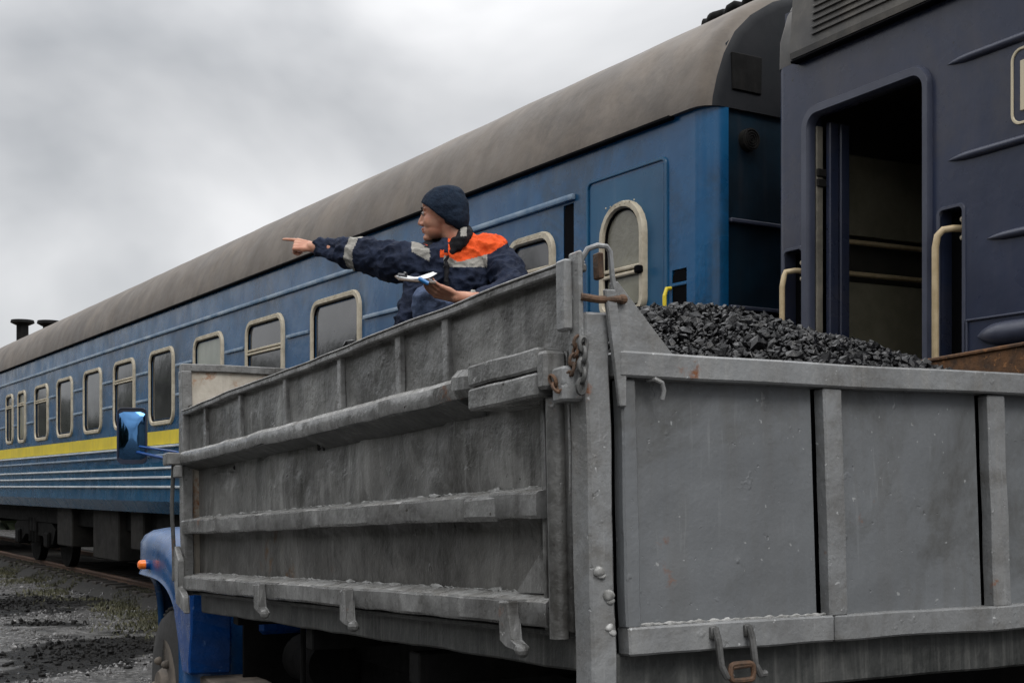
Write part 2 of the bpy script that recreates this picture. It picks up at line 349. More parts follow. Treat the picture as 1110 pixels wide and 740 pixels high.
M['leaf'] = mat('dark_leaves', (.035,.05,.02), (.02,.03,.012), 1, .7, bump=0)
wood('added_tree_row', tuple(NN*-16+T*-14), tuple(NN*-16+T*190), 60, 8.0, 'dark wood standing along the left side of the yard')
wood('added_tree_row', tuple(NN*10.5+T*14), tuple(NN*10.5+T*190), 60, 4.0, 'dark wood standing behind the train')
# crumbs of coal and dirt lying on the dark patches of the yard
PATCH = [(-7.0,18.1,1.5,1.5),(-4.2,12.9,.85,1.6),(-5.55,13.0,.45,.3),(-5.5,15.6,.5,.25),(-4.6,11.2,.7,.35)]
def crumbs():
    g = np.random.RandomState(5); t = bmesh.new(); bmesh.ops.create_icosphere(t, subdivisions=1, radius=1); V1 = np.array([v.co[:] for v in t.verts]); F1 = [[v.index for v in f.verts] for f in t.faces]; t.free()
    V = []; Fc = []; b_ = 0
    for (cx_,cy_,rx,ry) in PATCH:
        for k in range(int(420*rx*ry)+40):
            x, y = cx_+g.randn()*rx*.5, cy_+g.randn()*ry*.5; sz = g.choice([.008,.014,.022,.034],p=[.45,.35,.15,.05])
            P = V1*(1+g.uniform(-.3,.3,(12,1)))*sz*g.uniform(.5,1.3,3); V.append(P+np.array([x,y,.035*nz((x,y,0),.5)-.02+sz*.2])); Fc += [[a+b_ for a in f] for f in F1]; b_ += 12
    me = bpy.data.meshes.new('coal_dirt'); me.from_pydata(np.concatenate(V).tolist(), [], Fc); me.materials.append(mat('wet_coal_dirt', (.008,.0075,.007), (.003,.003,.003), 9, .6, bump=1, bsc=22, spec=.15))
    o = bpy.data.objects.new('coal_dirt', me); COL.objects.link(o); prop(o, 'black crumbs of wet coal and dirt scattered over the yard', 'coal dirt', kind='stuff')
crumbs()
def gravel():
    g = np.random.RandomState(15); t = bmesh.new(); bmesh.ops.create_icosphere(t, subdivisions=1, radius=1); V1 = np.array([v.co[:] for v in t.verts]); F1 = [[v.index for v in f.verts] for f in t.faces]; t.free()
    V = []; Fc = []; b_ = 0
    for k in range(22000):
        y = 8+17*g.rand()**1.3; x = -(.405*y)+g.rand()*(.30*y)
        if nz((x,y,0),1.1,3)+.5*nz((x,y,0),4,4)+g.randn()*.12 < -.05 or (Vector((x,y,0))-FB((0,0,0))).dot(NN) > .66: continue
        zb = min(.14, max(0, (Vector((x,y,0))-FB((0,0,0))).dot(NN)-.25)*.52)
        if min(((x-a)/rx)**2+((y-b)/ry)**2 for a,b,rx,ry in PATCH) < .8: continue
        sz = g.choice([.007,.012,.018,.028],p=[.5,.33,.13,.04])
        P = V1*(1+g.uniform(-.3,.3,(12,1)))*sz*g.uniform(.5,1.3,3); V.append(P+np.array([x,y,.035*nz((x,y,0),.5)-.02+sz*.1+zb])); Fc += [[a+b_ for a in f] for f in F1]; b_ += 12
    me = bpy.data.meshes.new('gravel'); me.from_pydata(np.concatenate(V).tolist(), [], Fc); me.materials.append(mat('gravel_stone', (.19,.187,.185), (.06,.058,.057), 6, .3, bump=0, rvar=.3))
    o = bpy.data.objects.new('gravel', me); COL.objects.link(o); prop(o, 'loose pale wet gravel strewn over the yard', 'gravel', kind='stuff')
gravel()

# railway track under the train: bed, rails, sleepers
tr = empty('railway_track', FB((10, 1.55, -CZ)), 'rusty railway track on dark sleepers running under the blue train', 'railway track')
mb = MB(FB)
for a, b in ((-1.2, 60),): mb.prism([(.25,-1.62),(.50,-1.47),(2.95,-1.46),(3.35,-1.62)], 0, a, b)
mb.build('track_bed', mat('ballast', (.028,.026,.022), (.012,.011,.010), 14, .85, bump=1, bsc=18), tr)
for wy in (.79, 2.31):
    mb = MB(FB); mb.box((-1.2, wy-.035, -1.42), (60, wy+.035, -1.38), .008); mb.box((-1.2, wy-.012, -1.50), (60, wy+.012, -1.42), .002); mb.box((-1.2, wy-.06, -1.53), (60, wy+.06, -1.50), .004)
    mb.build('rail', M['steel'], tr)
for k in range(100):
    s0 = .2+k*.55; mb = MB(FB); mb.box((s0-.12, .45, -1.6), (s0+.12, 2.7, -1.455), .01); mb.build('sleeper', M['wood'], tr)

# ------------------------------------------------------------------ roof profile shared by the coaches (inward, height above gutter)
PROF = [(-.035,-.03),(-.03,.02),(.0,.14),(.05,.28),(.13,.42),(.25,.54),(.42,.65),(.65,.74),(.95,.81),(1.25,.85),(1.55,.865)]
PROF = PROF + [(3.1-x, y) for x, y in PROF[-2::-1]]
def roof_mesh(frame, s0, s1, gut, ns, endr0=0, endr1=0, amp=.006, flush=False):
    mb = MB(frame); t = bmesh.new(); rows = []
    PR = [(0,-.002),(.0,.03),(.004,.14)]+PROF[3:-3]+[(3.096,.14),(3.1,.03),(3.1,-.002)] if flush else PROF
    S = [s0+(s1-s0)*i/ns for i in range(ns+1)]
    if endr0: S = [s0+endr0*(1-math.cos(a)) for a in np.linspace(0, math.pi/2, 7)] + [s for s in S if s > s0+endr0*1.2]
    for s in S:
        k = 1.0
        if endr0 and s < s0+endr0: k = math.sqrt(max(0, 1-(1-(s-s0)/endr0)**2))
        sh = (1-k)*endr0
        row = []
        for x, y in PR:
            cx, cy = 1.55, -.03
            d = Vector((x-cx, y-cy)); L_ = d.length; d = d*(max(0, L_-sh)/L_) if L_ else d
            q = Vector((s, cx+d.x, gut+cy+d.y)); a = amp*nz((s, x*1.2, y), 2.0, 5)
            q.z += a; row.append(t.verts.new(frame(q)))
        rows.append(row)
    for i in range(len(rows)-1):
        for j in range(len(PROF)-1): t.faces.new([rows[i][j], rows[i+1][j], rows[i+1][j+1], rows[i][j+1]])
    t.faces.new(rows[0]); t.faces.new(rows[-1][::-1])
    t.faces.new([r[0] for r in rows]+[r[-1] for r in rows[::-1]])
    return mb._add(t)
def rounded_rect(x0, x1, y0, y1, r, k=6, top=None):
    P = []; rt = top or r
    for cx, cy, a0, rr in ((x1-rt, y1-rt, 0, rt), (x0+rt, y1-rt, 90, rt), (x0+r, y0+r, 180, r), (x1-r, y0+r, 270, r)):
        for i in range(k+1):
            a = R(a0+90*i/k); P.append((cx+rr*math.cos(a), cy+rr*math.sin(a)))
    return P
def ring(mb, outer, inner, w0, w1):
    """frame band between two same-count outlines in (s,h), from depth w0 to w1, with a chamfered face"""
    t = bmesh.new(); n = len(outer)
    mid_o = [(o[0]*.85+i[0]*.15, o[1]*.85+i[1]*.15) for o, i in zip(outer, inner)]
    mid_i = [(o[0]*.2+i[0]*.8, o[1]*.2+i[1]*.8) for o, i in zip(outer, inner)]
    loops = [(outer, w1), (outer, w0+(w1-w0)*.35), (mid_o, w0), (mid_i, w0), (inner, w0+(w1-w0)*.35), (inner, w1)]
    V = [[t.verts.new(mb.f((p[0], wd, p[1]))) for p in lp] for lp, wd in loops]
    for a in range(6):
        A, B = V[a], V[(a+1)%6]
        for i in range(n): t.faces.new([A[i], A[(i+1)%n], B[(i+1)%n], B[i]])
    return mb._add(t)
def wall(mb, s0, s1, h0, h1, w0, w1, holes, amp=.0):
    xs = sorted(set([s0, s1]+[h[0] for h in holes]+[h[1] for h in holes])); ys = sorted(set([h0, h1]+[h[2] for h in holes]+[h[3] for h in holes]))
    def sol(i, j):
        if i < 0 or j < 0 or i >= len(xs)-1 or j >= len(ys)-1: return False
        cx, cy = (xs[i]+xs[i+1])/2, (ys[j]+ys[j+1])/2
        return not any(h[0] < cx < h[1] and h[2] < cy < h[3] for h in holes)
    t = bmesh.new(); cache = {}
    def V(i, j, k):
        if (i,j,k) not in cache: cache[(i,j,k)] = t.verts.new(mb.f((xs[i], (w0, w1)[k], ys[j])))
        return cache[(i,j,k)]
    for i in range(len(xs)-1):
        for j in range(len(ys)-1):
            if not sol(i, j): continue
            t.faces.new([V(i,j,0), V(i+1,j,0), V(i+1,j+1,0), V(i,j+1,0)]); t.faces.new([V(i,j,1), V(i,j+1,1), V(i+1,j+1,1), V(i+1,j,1)])
            if not sol(i-1,j): t.faces.new([V(i,j,0), V(i,j+1,0), V(i,j+1,1), V(i,j,1)])
            if not sol(i+1,j): t.faces.new([V(i+1,j,0), V(i+1,j,1), V(i+1,j+1,1), V(i+1,j+1,0)])
            if not sol(i,j-1): t.faces.new([V(i,j,0), V(i,j,1), V(i+1,j,1), V(i+1,j,0)])
            if not sol(i,j+1): t.faces.new([V(i,j+1,0), V(i+1,j+1,0), V(i+1,j+1,1), V(i,j+1,1)])
    return mb._add(t)
def bogie(frame, parent, sc):
    mb = MB(frame)
    for wy in (.45, 2.65):
        mb.prism([(sc-1.7,-.72),(sc-1.4,-.62),(sc+1.4,-.62),(sc+1.7,-.72),(sc+1.5,-.98),(sc+1.0,-.98),(sc+.7,-.86),(sc-.7,-.86),(sc-1.0,-.98),(sc-1.5,-.98)], 1, wy-.07, wy+.07)
        for k in (-1.2, 1.2): mb.box((sc+k-.16, wy-.13, -1.05), (sc+k+.16, wy+.1, -.78), .03)
        for k in (-.25, 0, .25): mb.tube([(sc+k, wy-.02, -.98), (sc+k, wy-.02, -.55)], .09, 10)
    mb.box((sc-.35, .35, -.8), (sc+.35, 2.75, -.55), .02)
    bg_ = mb.build('bogie', M['under'], parent)
    for k in (-1.2, 1.2):
        for wy in (.74, 2.26):
            m2 = MB(frame); m2.tube([(sc+k, wy-.07, -.905), (sc+k, wy+.07, -.905)], .475, 32); m2.tube([(sc+k, wy-.20, -.905), (sc+k, wy-.07, -.905)], .14, 16)
            m2.build('wheel', M['under'], bg_)
def window(frame, parent, s0, s1, h0, h1, r, kind, bar=None, w=.0, fw=.06, top=None, hinges=False):
    mb = MB(frame); o = rounded_rect(s0, s1, h0, h1, r, top=top); i = rounded_rect(s0+fw, s1-fw, h0+fw, h1-fw, max(.01, r-fw), top=(top-fw) if top else None)
    ring(mb, o, i, w-.028, w+.02)
    if bar: mb.box((s0+fw*.6, w-.024, bar-.022), (s1-fw*.6, w+.0, bar+.0), .006); mb.box((s0+fw*.6, w-.018, bar+.012), (s1-fw*.6, w+.0, bar+.036), .006)
    n_ = 7
    for k in range(n_):      # screw heads round the frame
        x = s0+r+(s1-s0-2*r)*k/(n_-1); mb.ball((x, w-.029, h1-fw*.5), (.006,.004,.006), 4)
    f = mb.build('window', M['cream'], parent, smooth=True)
    mb = MB(frame); t = bmesh.new(); i2 = rounded_rect(s0+fw*.7, s1-fw*.7, h0+fw*.7, h1-fw*.7, max(.01, r-fw*.7), top=(top-fw*.7) if top else None)
    t.faces.new([t.verts.new(frame((p[0], w+.004, p[1]))) for p in i2]); mb._add(t)
    t = bmesh.new(); t.faces.new([t.verts.new(frame((p[0], w+.016, p[1]))) for p in i2][::-1]); mb._add(t)
    mb.build('pane', M[kind], f, recalc=False)
    # dark rubber gasket just inside the frame
    mb = MB(frame); j = rounded_rect(s0+fw*1.25, s1-fw*1.25, h0+fw*1.25, h1-fw*1.25, max(.01, r-fw*1.25), top=(top-fw*1.25) if top else None)
    ring(mb, i, j, w-.012, w+.003); mb.build('gasket', M['black'], f)
    return f

# ------------------------------------------------------------------ blue passenger coach
LEN = 23.6
bc = empty('passenger_coach', FB((0, 0, -CZ)), 'long blue passenger coach with a yellow stripe, cream window frames and a dirty brown roof', 'railway coach')
HB, GUT = -.33, 2.12
WIN = [(1.526,2.116,1.02,1.665,.15,'glass',1.40), (4.454,5.50,.735,1.66,.16,'glass',None), (6.153,7.17,.735,1.655,.16,'glass',1.33), (7.851,8.82,.735,1.652,.16,'blind',None),
       (9.541,10.526,.731,1.646,.16,'glass',None), (11.17,12.16,.735,1.648,.16,'glass',1.365), (12.795,13.78,.738,1.646,.16,'glass',None), (14.45,15.44,.739,1.643,.16,'glass',None),
       (16.058,17.022,.737,1.643,.16,'glass',1.37), (17.751,18.381,.742,1.64,.14,'blind2',1.40), (18.80,19.414,.75,1.64,.14,'glass',1.40)]
slots = [(1.322,1.438,.75,1.79), (.203,.333,.55,1.225)]
holes = [(a+.075,b-.075,c+.075,d-.075) for a,b,c,d,*_ in WIN] + slots
mb = MB(FB); wall(mb, .13, LEN-.13, HB+.62, GUT-.03, 0, .06, holes)
# far side, ends and rounded corner posts, floor
mb.box((.13, 3.04, HB+.2), (LEN-.13, 3.10, GUT-.03), 0); mb.box((.13, .07, -.25), (LEN-.13, 3.03, -.2), 0); mb.box((LEN-.06, .13, HB), (LEN, 2.97, GUT+.3), .0)
for (cs, cw, a0) in ((.13,.13,180), (LEN-.13,.13,270)):
    pts = [(cs+.13*math.cos(R(a0+9*k)), cw+.13*math.sin(R(a0+9*k))) for k in range(11)] + [(cs+.07*math.cos(R(a0+9*k)), cw+.07*math.sin(R(a0+9*k))) for k in range(10,-1,-1)]
    mb.prism(pts, 2, HB+.1, GUT-.03)
body = mb.build('body', M['blue'], bc, smooth=True)
# skirt curving in slightly under the ribs, deeper blue than the wall
mb = MB(FB); mb.prism([(0,.292),(.06,.292),(.06,-.18),(.16,HB),(.10,HB),(0,-.18)], 0, .1, LEN-.1); mb.build('skirt', mat('skirt_blue', (.002,.085,.19), (.002,.065,.15), 2, .25, streak=((.05,.11,.17), .3), sscale=9, bump=.15, bsc=20), bc)
for a, b, c, d in slots:
    mb = MB(FB); mb.prism(rounded_rect(a+.001,b-.001,c+.001,d-.001,.05), 1, .003, .16); mb.build('handrail_recess', M['black'], bc)
mb = MB(FB); mb.box((.13,-.003,.5), (LEN-.13,-.0005,.665), 0)
mb.build('yellow_stripe', M['yellow'], bc)
mb = MB(FB); mb.box((1.302, -.03, 1.806), (LEN-.13, .002, 1.845), .012, bseg=2); mb.build('rib', M['rib'], bc, smooth=True)
edges = [1.18] + [v for q in WIN for v in (q[0], q[1])] + [LEN-.3]
for h in (1.40, 1.06):
    prev = 4.0 if True else 0
    spans = [(2.25,4.40)] + [(WIN[i][1]+.07, WIN[i+1][0]-.07) for i in range(1, len(WIN)-1)] + [(19.5, 21.2)]
    for a, b in spans:
        mb = MB(FB); mb.box((a, -.024, h-.017), (b, .002, h+.017), .010, bseg=2); mb.build('rib', M['rib'], bc, smooth=True)
for h, k in ((.478,'ribhighlight'),(.375,'rib'),(.222,'ribhighlight'),(.112,'ribhighlight'),(-.004,'ribhighlight')):
    mb = MB(FB); mb.box((.16, -.028, h-.014), (LEN-.16, .002, h+.012), .007, bseg=2); mb.build('rib', M[k], bc, smooth=True)
for q in WIN: window(FB, bc, q[0], q[1], q[2], q[3], q[4], q[5], q[6], fw=.055)
# vestibule door with an arched window
mb = MB(FB); o = rounded_rect(.371,1.175,-.15,1.889,.05); i = rounded_rect(.392,1.154,-.13,1.868,.035); ring(mb, o, i, -.012, .002)
mb.box((.41,-.003,-.11),(1.136,.002,1.85),.002)
dr = mb.build('door', M['bluedoor'], bc, smooth=True)
mb = MB(FB)
for h_ in (1.26, 1.02): mb.box((.555,-.075,h_-.02), (.60,-.03,h_+.025), .008)
mb.build('door_latch', M['black'], dr)
window(FB, dr, .556, 1.0, 1.02, 1.70, .08, 'blind2', 1.27, w=-.012, fw=.045, top=.215)
mb = MB(FB); mb.tube([(.345,.03,1.13),(.345,-.03,1.12),(.345,-.045,1.08),(.345,-.045,.85),(.345,-.03,.8),(.345,.03,.78)], .012, 8); mb.build('handrail', M['yellow'], bc)
mb = MB(FB); mb.box((.203,-.004,1.13),(.333,.05,1.15),.004); mb.build('handrail_bracket', M['blue'], bc)
# roof and gutter
mb = roof_mesh(FB, 0, LEN, GUT, 160, endr0=.12); ro_ = mb.build('roof', [M['roof'], mat('dark_end', (.014,.015,.018), (.008,.010,.013), 3, .6, bump=.3, bsc=12, spec=.2)], bc, smooth=True)
for p_ in ro_.data.polygons:
    if abs(p_.normal.dot(T)) > .80: p_.material_index = 1  # faces turned along the train take the darker colour
mb = MB(FB); mb.box((.31,-.045,GUT-.045), (LEN-.1,.0,GUT-.025), .004); mb.build('gutter_line', M['black'], bc)  # black strip painting the gap and shadow under the gutter lip
# end wall with vents, ribs, hatch
mb = MB(FB); prof = [(x if x > .13 else .13, GUT+y) for x, y in PROF if .1 < x < 3.0]
mb.prism([(.10,HB),(.10,GUT)]+[(x, GUT+y-.09) for x, y in PROF if .1 < x < 3.0]+[(3.0,GUT),(3.0,HB)], 0, .02, .09)
ew = mb.build('end_wall', M['endw'], bc)
mb = MB(FB)
for h_ in (1.47, .99): mb.box((-.012,.14,h_-.012), (.02,2.9,h_+.012), .005)
mb.build('end_rib', M['navyrim'], ew)
mb = MB(FB); mb.tube([(-.022,.28,1.93),(.02,.28,1.93)], .062, 24); ring_o = None
mb2 = MB(FB)
mb.build('vent', M['undergrey'], ew)
for k in range(4):
    mb2.tube([(-.024,.28+.015*(k+.5)*math.cos(a),1.93+.015*(k+.5)*math.sin(a)) for a in np.linspace(0, 2*math.pi, 17)[:-1]], .0035, 6, closed=True)
mb2.build('vent_grille', M['dark'], ew)
mb = MB(FB); mb.box((-.012,.15,2.19), (.02,.37,2.40), .006, amp=.006)
mb.build('hatch', M['dark'], ew)
# rubber gangway bellows between the coaches
mb = MB(FB)
for k in range(5):
    s_ = -.02-.09*k; mb.box((s_-.05,1.0,-.3), (s_-.0,2.1,2.0), .02)
mb.build('gangway_bellows', M['dark'], bc)
# tarred cover lumps along the roof end
mb = MB(FB)
pts = []
for k in range(34):
    s_ = .78-.026*k; a = .55 + .25*(k/33); pts.append((s_ if s_ > .12 else .12, .60+.02*math.sin(k)+ (0 if s_ > .12 else (.12-s_)*2.4), GUT+.745+.03*nz((k*.37,1,2),1)+ (0 if s_ > .12 else (.12-s_)*.3)))
mb.tube(pts, [.034+.014*nz((k*.35,0,3),1) for k in range(34)], 10); mb.build('roof_cable_cover', M['dark'], bc, smooth=True)
# roof vents and stove chimney
def chimney(frame, parent, s, wy, hb, ht, r, name='chimney'):
    mb = MB(frame); mb.cyl((s,wy,hb), (s,wy,hb+.25), r*1.5); mb.cyl((s,wy,hb+.2), (s,wy,ht-.09), r); mb.tube([(s,wy,ht-.11),(s,wy,ht-.06),(s,wy,ht)], [r*1.2, r*2.0, r*1.9], 20); mb.build(name, M['dark'], parent, smooth=True)
chimney(FB, bc, 22.95, 1.5, 2.9, 3.45, .12)
# underframe
mb = MB(FB); mb.box((.2,.35,-.62), (LEN-.2,.5,HB+.02), .01); mb.box((.2,2.6,-.62), (LEN-.2,2.75,HB+.02), .01); mb.box((.2,1.4,-.7), (LEN-.2,1.7,HB+.02), .01)
mb.build('underframe', M['under'], bc)
for a, b, c, k in ((15.6,16.6,-.95,'undergrey'),(12.9,14.3,-1.05,'undergrey'),(11.7,12.3,-.85,'undergrey'),(9.6,11.1,-1.0,'under'),(7.4,8.8,-.95,'under'),(5.3,6.8,-1.0,'under')):
    mb = MB(FB); mb.box((a,.25,c), (b,1.0,HB+.02), .02); mb.build('equipment_box', M[k], bc)
bogie(FB, bc, 3.3); bogie(FB, bc, 19.0)

# ------------------------------------------------------------------ next blue coach of the train, far end
FC = Frame(FB((LEN+.7, 0, 0)), T, NN, UZ)
fc = empty('passenger_coach', FC((0,0,-CZ)), 'farther coach beyond the blue coach, only its stove chimney showing over the roof', 'railway coach')
mb = MB(FC); mb.box((0,0,HB), (LEN,3.1,GUT), .03); mb.build('body', M['blue'], fc)
mb = roof_mesh(FC, 0, LEN, GUT, 20); mb.build('roof', M['roof'], fc, smooth=True)
chimney(FC, fc, 1.3, 1.5, 2.9, 3.75, .13); bogie(FC, fc, 3.3)

# ------------------------------------------------------------------ navy coach with the open door
nc = empty('baggage_coach', FN((0, 0, -CZ)), 'dark navy railway coach with an open side door, cream handrails and a louvred grille', 'railway coach')
DO = (.278, 1.036, -.25, 1.82); RL = (.073,.202,.35,1.185); RR = (1.124,1.25,.2,1.20); NL = 9.0; NG = 2.13
mb = MB(FN)
wall(mb, .06, NL, HB, NG, 0, .07, [(DO[0]-.01,DO[1]+.01,DO[2],DO[3]+.01), RR, (RL[0],RL[1],RL[2],RL[3])])
pts = [(.06+.06*math.cos(R(180+9*k)), .06+.06*math.sin(R(180+9*k))) for k in range(11)] + [(.06,.07),(.07,.06)]
pts = [(.06+.06*math.cos(R(180+9*k)), .06+.06*math.sin(R(180+9*k))) for k in range(11)] + [(.06,.06)]
mb.prism(pts, 2, HB, NG)
mb.box((.0,.06,HB), (.06,3.04,NG+.3), .0); mb.box((0,3.04,HB), (NL,3.1,NG), .0); mb.box((NL-.06,.08,HB),(NL,3.03,NG+.2),0)
mb.build('body', M['navy'], nc, smooth=True)
mb = MB(FN)   # vestibule: floor, ceiling, far wall and partition
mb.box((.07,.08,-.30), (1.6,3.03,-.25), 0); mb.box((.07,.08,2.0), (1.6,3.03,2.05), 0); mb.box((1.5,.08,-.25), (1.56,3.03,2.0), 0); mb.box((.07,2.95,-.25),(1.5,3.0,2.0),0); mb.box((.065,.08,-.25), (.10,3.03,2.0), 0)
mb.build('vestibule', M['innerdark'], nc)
pw = MB(FN)
pw.box((.101,.34,1.30),(.125,1.35,1.72),.03,bseg=3); pw.box((.101,.34,.30),(.125,1.35,1.06),.03,bseg=3)
pp = pw.build('end_door_panel', M['inneroliv'], nc, smooth=True)
for h_ in (1.262,1.098):
    mb = MB(FN); mb.box((.13,.30,h_-.012), (.155,1.4,h_+.012), .006); mb.build('guard_bar', M['handle'], pp)
# open door leaf folded inward along the jamb
mb = MB(FN); mb.box((.292,.075,-.24), (.325,.135,1.80), .006); mb.box((.30,.14,-.24), (.33,.20,1.80), .006)
dl = mb.build('door_leaf', M['navy'], nc)
mb = MB(FN)
for h_ in (1.55,1.5,.62,.66): mb.box((.284,.02,h_-.02), (.30,.08,h_+.02), .004)
mb.build('hinge', M['undergrey'], dl)
mb = MB(FN); ring(mb, rounded_rect(.223,1.08,-.32,1.875,.105), rounded_rect(DO[0],DO[1],-.27,1.82,.06), -.028, .02); mb.build('door_rim', M['navyrim'], nc, smooth=True)
mb = MB(FN); mb.box((.279,.022,-.24),(.291,.06,1.78),.002); mb.build('door_seal', mat('pale_seal', (.22,.20,.16), (.12,.11,.09), 9, .6, bump=.3), nc)
for (a,b,c,d) in (RL, RR):
    mb = MB(FN); mb.box((a-.005,.072,c-.01), (b+.005,.17,d+.01), 0); mb.build('handrail_recess', M['black'], nc)
    mb = MB(FN); ring(mb, rounded_rect(a-.02,b+.02,c-.02,d+.018,.035), rounded_rect(a,b,c,d,.022), -.006, .01); mb.build('recess_rim', M['navyrim'], nc, smooth=True)
def handrail(sx, top, bot, r, brk):
    mb = MB(FN); mb.tube([(brk,.055,top),(brk-.02,.01,top+.002),(brk-.045,-.03,top-.005),(sx+.008,-.05,top-.03),(sx,-.055,top-.08),(sx,-.055,bot+.06),(sx+.02,-.03,bot),(brk,.05,bot)], r, 10)
    h = mb.build('handrail', M['handle'], nc, smooth=True)
    mb = MB(FN); mb.box((brk-.014,.04,top-.055),(brk+.014,.068,top+.055),.008)
    for q in (-.04,.04): mb.ball((brk,.036,top+q), (.012,.008,.012), 5)
    mb.build('handrail_bracket', M['cream'], h)
handrail(1.150, 1.115, .33, .0155, 1.215)
handrail(.118, 1.085, .45, .014, .158)
# pressed ribs, tapering to a point at the left end
def rib2(s0, h, s1=NL-.1, r=.018, d=.024, z0=None):
    mb = MB(FN); t = bmesh.new(); rows = []
    for s_, k in ((s0,.05),(s0+.04,.55),(s0+.09,.9),(s0+.14,1),(s1,1)):
        rows.append([t.verts.new(FN((s_, -d*k*math.sin(a), h+r*k*math.cos(a)))) for a in np.linspace(0, math.pi, 9)]+[t.verts.new(FN((s_, .004, h)))])
    for i in range(len(rows)-1):
        for j in range(10): t.faces.new([rows[i][j], rows[i+1][j], rows[i+1][(j+1)%10], rows[i][(j+1)%10]])
    t.faces.new(rows[0]); t.faces.new(rows[-1][::-1]); mb._add(t); return mb.build('rib', M['navyrim'], nc, smooth=True)
rib2(1.165, 1.83); rib2(1.168, 1.412); rib2(1.385, 1.038); rib2(1.335, .634, r=.05, d=.05)
for h_ in (.30,.05,-.2): rib2(1.335, h_, r=.03)
mb = MB(FN); mb.box((1.275,-.010,.702),(NL-.1,.002,.712),.003); mb.box((1.275,-.010,-.2),(1.285,.002,.702),.003); mb.build('seam', M['navyrim'], nc)
# emblem plate at the frame edge: cream rounded border and part of a character
mb = MB(FN); ring(mb, rounded_rect(1.515,2.20,1.475,1.79,.05), rounded_rect(1.527,2.188,1.487,1.778,.04), -.006, .001); mb.build('sign_border', M['letter'], nc)
mb = MB(FN); mb.box((1.563,-.006,1.53),(1.61,.001,1.735),.002); mb.box((1.61,-.006,1.69),(1.69,.001,1.735),.002); mb.box((1.69,-.006,1.53),(1.737,.001,1.735),.002); mb.build('lettering', M['letter'], nc)
# roof with rounded end and louvre
mb = roof_mesh(FN, 0, NL, NG+.0, 60, endr0=.045, flush=True, amp=.003); mb.build('roof', M['navyroof'], nc, smooth=True)
mb = MB(FN); mb.box((.17,-.05,NG-.02),(NL,.0,NG-.005),.006); mb.build('gutter_line', M['black'], nc)
mb = MB(FN); mb.prism([(-.045,NG+.0),(-.05,NG+.03),(-.015,NG+.03+.5),(.30,NG+.6),(.30,NG)], 0, .17, 3.2)
lv = mb.build('louvre_housing', M['navyroof'], nc)
mb = MB(FN)
for k in range(9):
    h_ = NG+.085+k*.034; x_ = -.048+.035*(.055+k*.034)/.5
    mb.prism([(x_-.014,h_-.012),(x_-.014,h_-.004),(x_+.006,h_+.010),(x_+.006,h_+.002)], 0, .33, .93)
mb.build('louvre_slats', M['navyroof'], lv)
mb = MB(FN); mb.prism([(-.0475,NG+.065),(-.0235,NG+.40),(.02,NG+.40),(.02,NG+.065)], 0, .325, .935); mb.build('louvre_opening', M['black'], lv)
mb = MB(FN); mb.box((.2,.35,-.62),(NL,.5,HB),.01); mb.box((.2,2.6,-.62),(NL,2.75,HB),.01); mb.build('underframe', M['under'], nc)
mb = MB(FN); mb.prism([(-.25,-1.62),(.15,-1.46),(2.95,-1.46),(3.35,-1.62)], 0, .3, 60)
tr2 = empty('railway_track', FN((4, 1.55, -CZ)), 'stretch of track under the dark navy coach, hidden behind the truck', 'railway track')
mb.build('track_bed', M['wood'], tr2)
for wy in (.79, 2.31):
    mb = MB(FN); mb.box((.3, wy-.035, -1.45), (60, wy+.035, -1.38), .008); mb.build('rail', M['steel'], tr2)
bogie(FN, nc, 3.3)

# ------------------------------------------------------------------ dump truck
tk = empty('dump_truck', FL((1.15, 2.4, 0)), 'grey steel dump truck with a blue cab, its open body heaped with coal', 'truck')
LW, LL = 2.32, 3.75
sb = MB(FT)
# left side board: three dented sheets
sb.sheet((.10,.20),(3.72,.54), 0, .062, .02, 110, 14, .014, 5, 2, -.006)
side = sb.build('side_board', M['side'], tk, smooth=True)
sb = MB(FT); sb.sheet((.10,-.04),(3.72,.20), 0, .062, .02, 90, 10, .010, 4, 1, -.004); sb.build('lower_side_panel', M['sideshade'], side, smooth=True)
mb = MB(FT); mb.sheet((.085,.565),(3.72,.752), 0, .018, .015, 110, 8, .008, 4, 3)
ext = mb.build('side_extension', M['side'], tk, smooth=True)
for l_ in (.75, 1.09, 1.60, 2.19, 2.79, 3.35):
    mb = MB(FT); mb.box((.0,l_,.565),(.02,l_+.035,.745),.003,seg=4,amp=.004); mb.build('stiffener', M['rail'], ext)
mb = MB(FT); mb.box((-.016,.06,.742),(.04,3.74,.762),.004,seg=60,amp=.008,sc=3); mb.build('top_edge', M['rail'], ext)
mb = MB(FT); mb.box((-.018,.06,.7625),(.035,3.74,.768),.002,seg=60,amp=.008,sc=3); mb.build('worn_lit_capping', M['wornlit'], ext)  # thin pale strip, top light painted along the worn edge
mb = MB(FT)
mb.prism([(-.035,.498),(-.042,.51),(-.040,.545),(-.028,.558),(.03,.572),(.10,.572),(.10,.498)], 1, .62, 2.35); mb.prism([(-.030,.505),(-.036,.515),(-.034,.548),(-.024,.560),(.03,.572),(.10,.572),(.10,.505)], 1, 2.36, 3.74)
b_ = mb.bm
bmesh.ops.subdivide_edges(b_, edges=[e for e in b_.edges if e.calc_length() > .5], cuts=50)
for v in b_.verts: v.co += Vector((nz(v.co,5,1), nz(v.co,5,2), nz(v.co,5,3)))*.005
ur = mb.build('upper_rail', [M['rail'], M['wornlit']], tk, smooth=True)
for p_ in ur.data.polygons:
    if p_.normal.dot(Up) > .3: p_.material_index = 1  # upward faces take the paler, lit ledge colour
mb = MB(FT)   # dark strip added under the rail to deepen its shadow
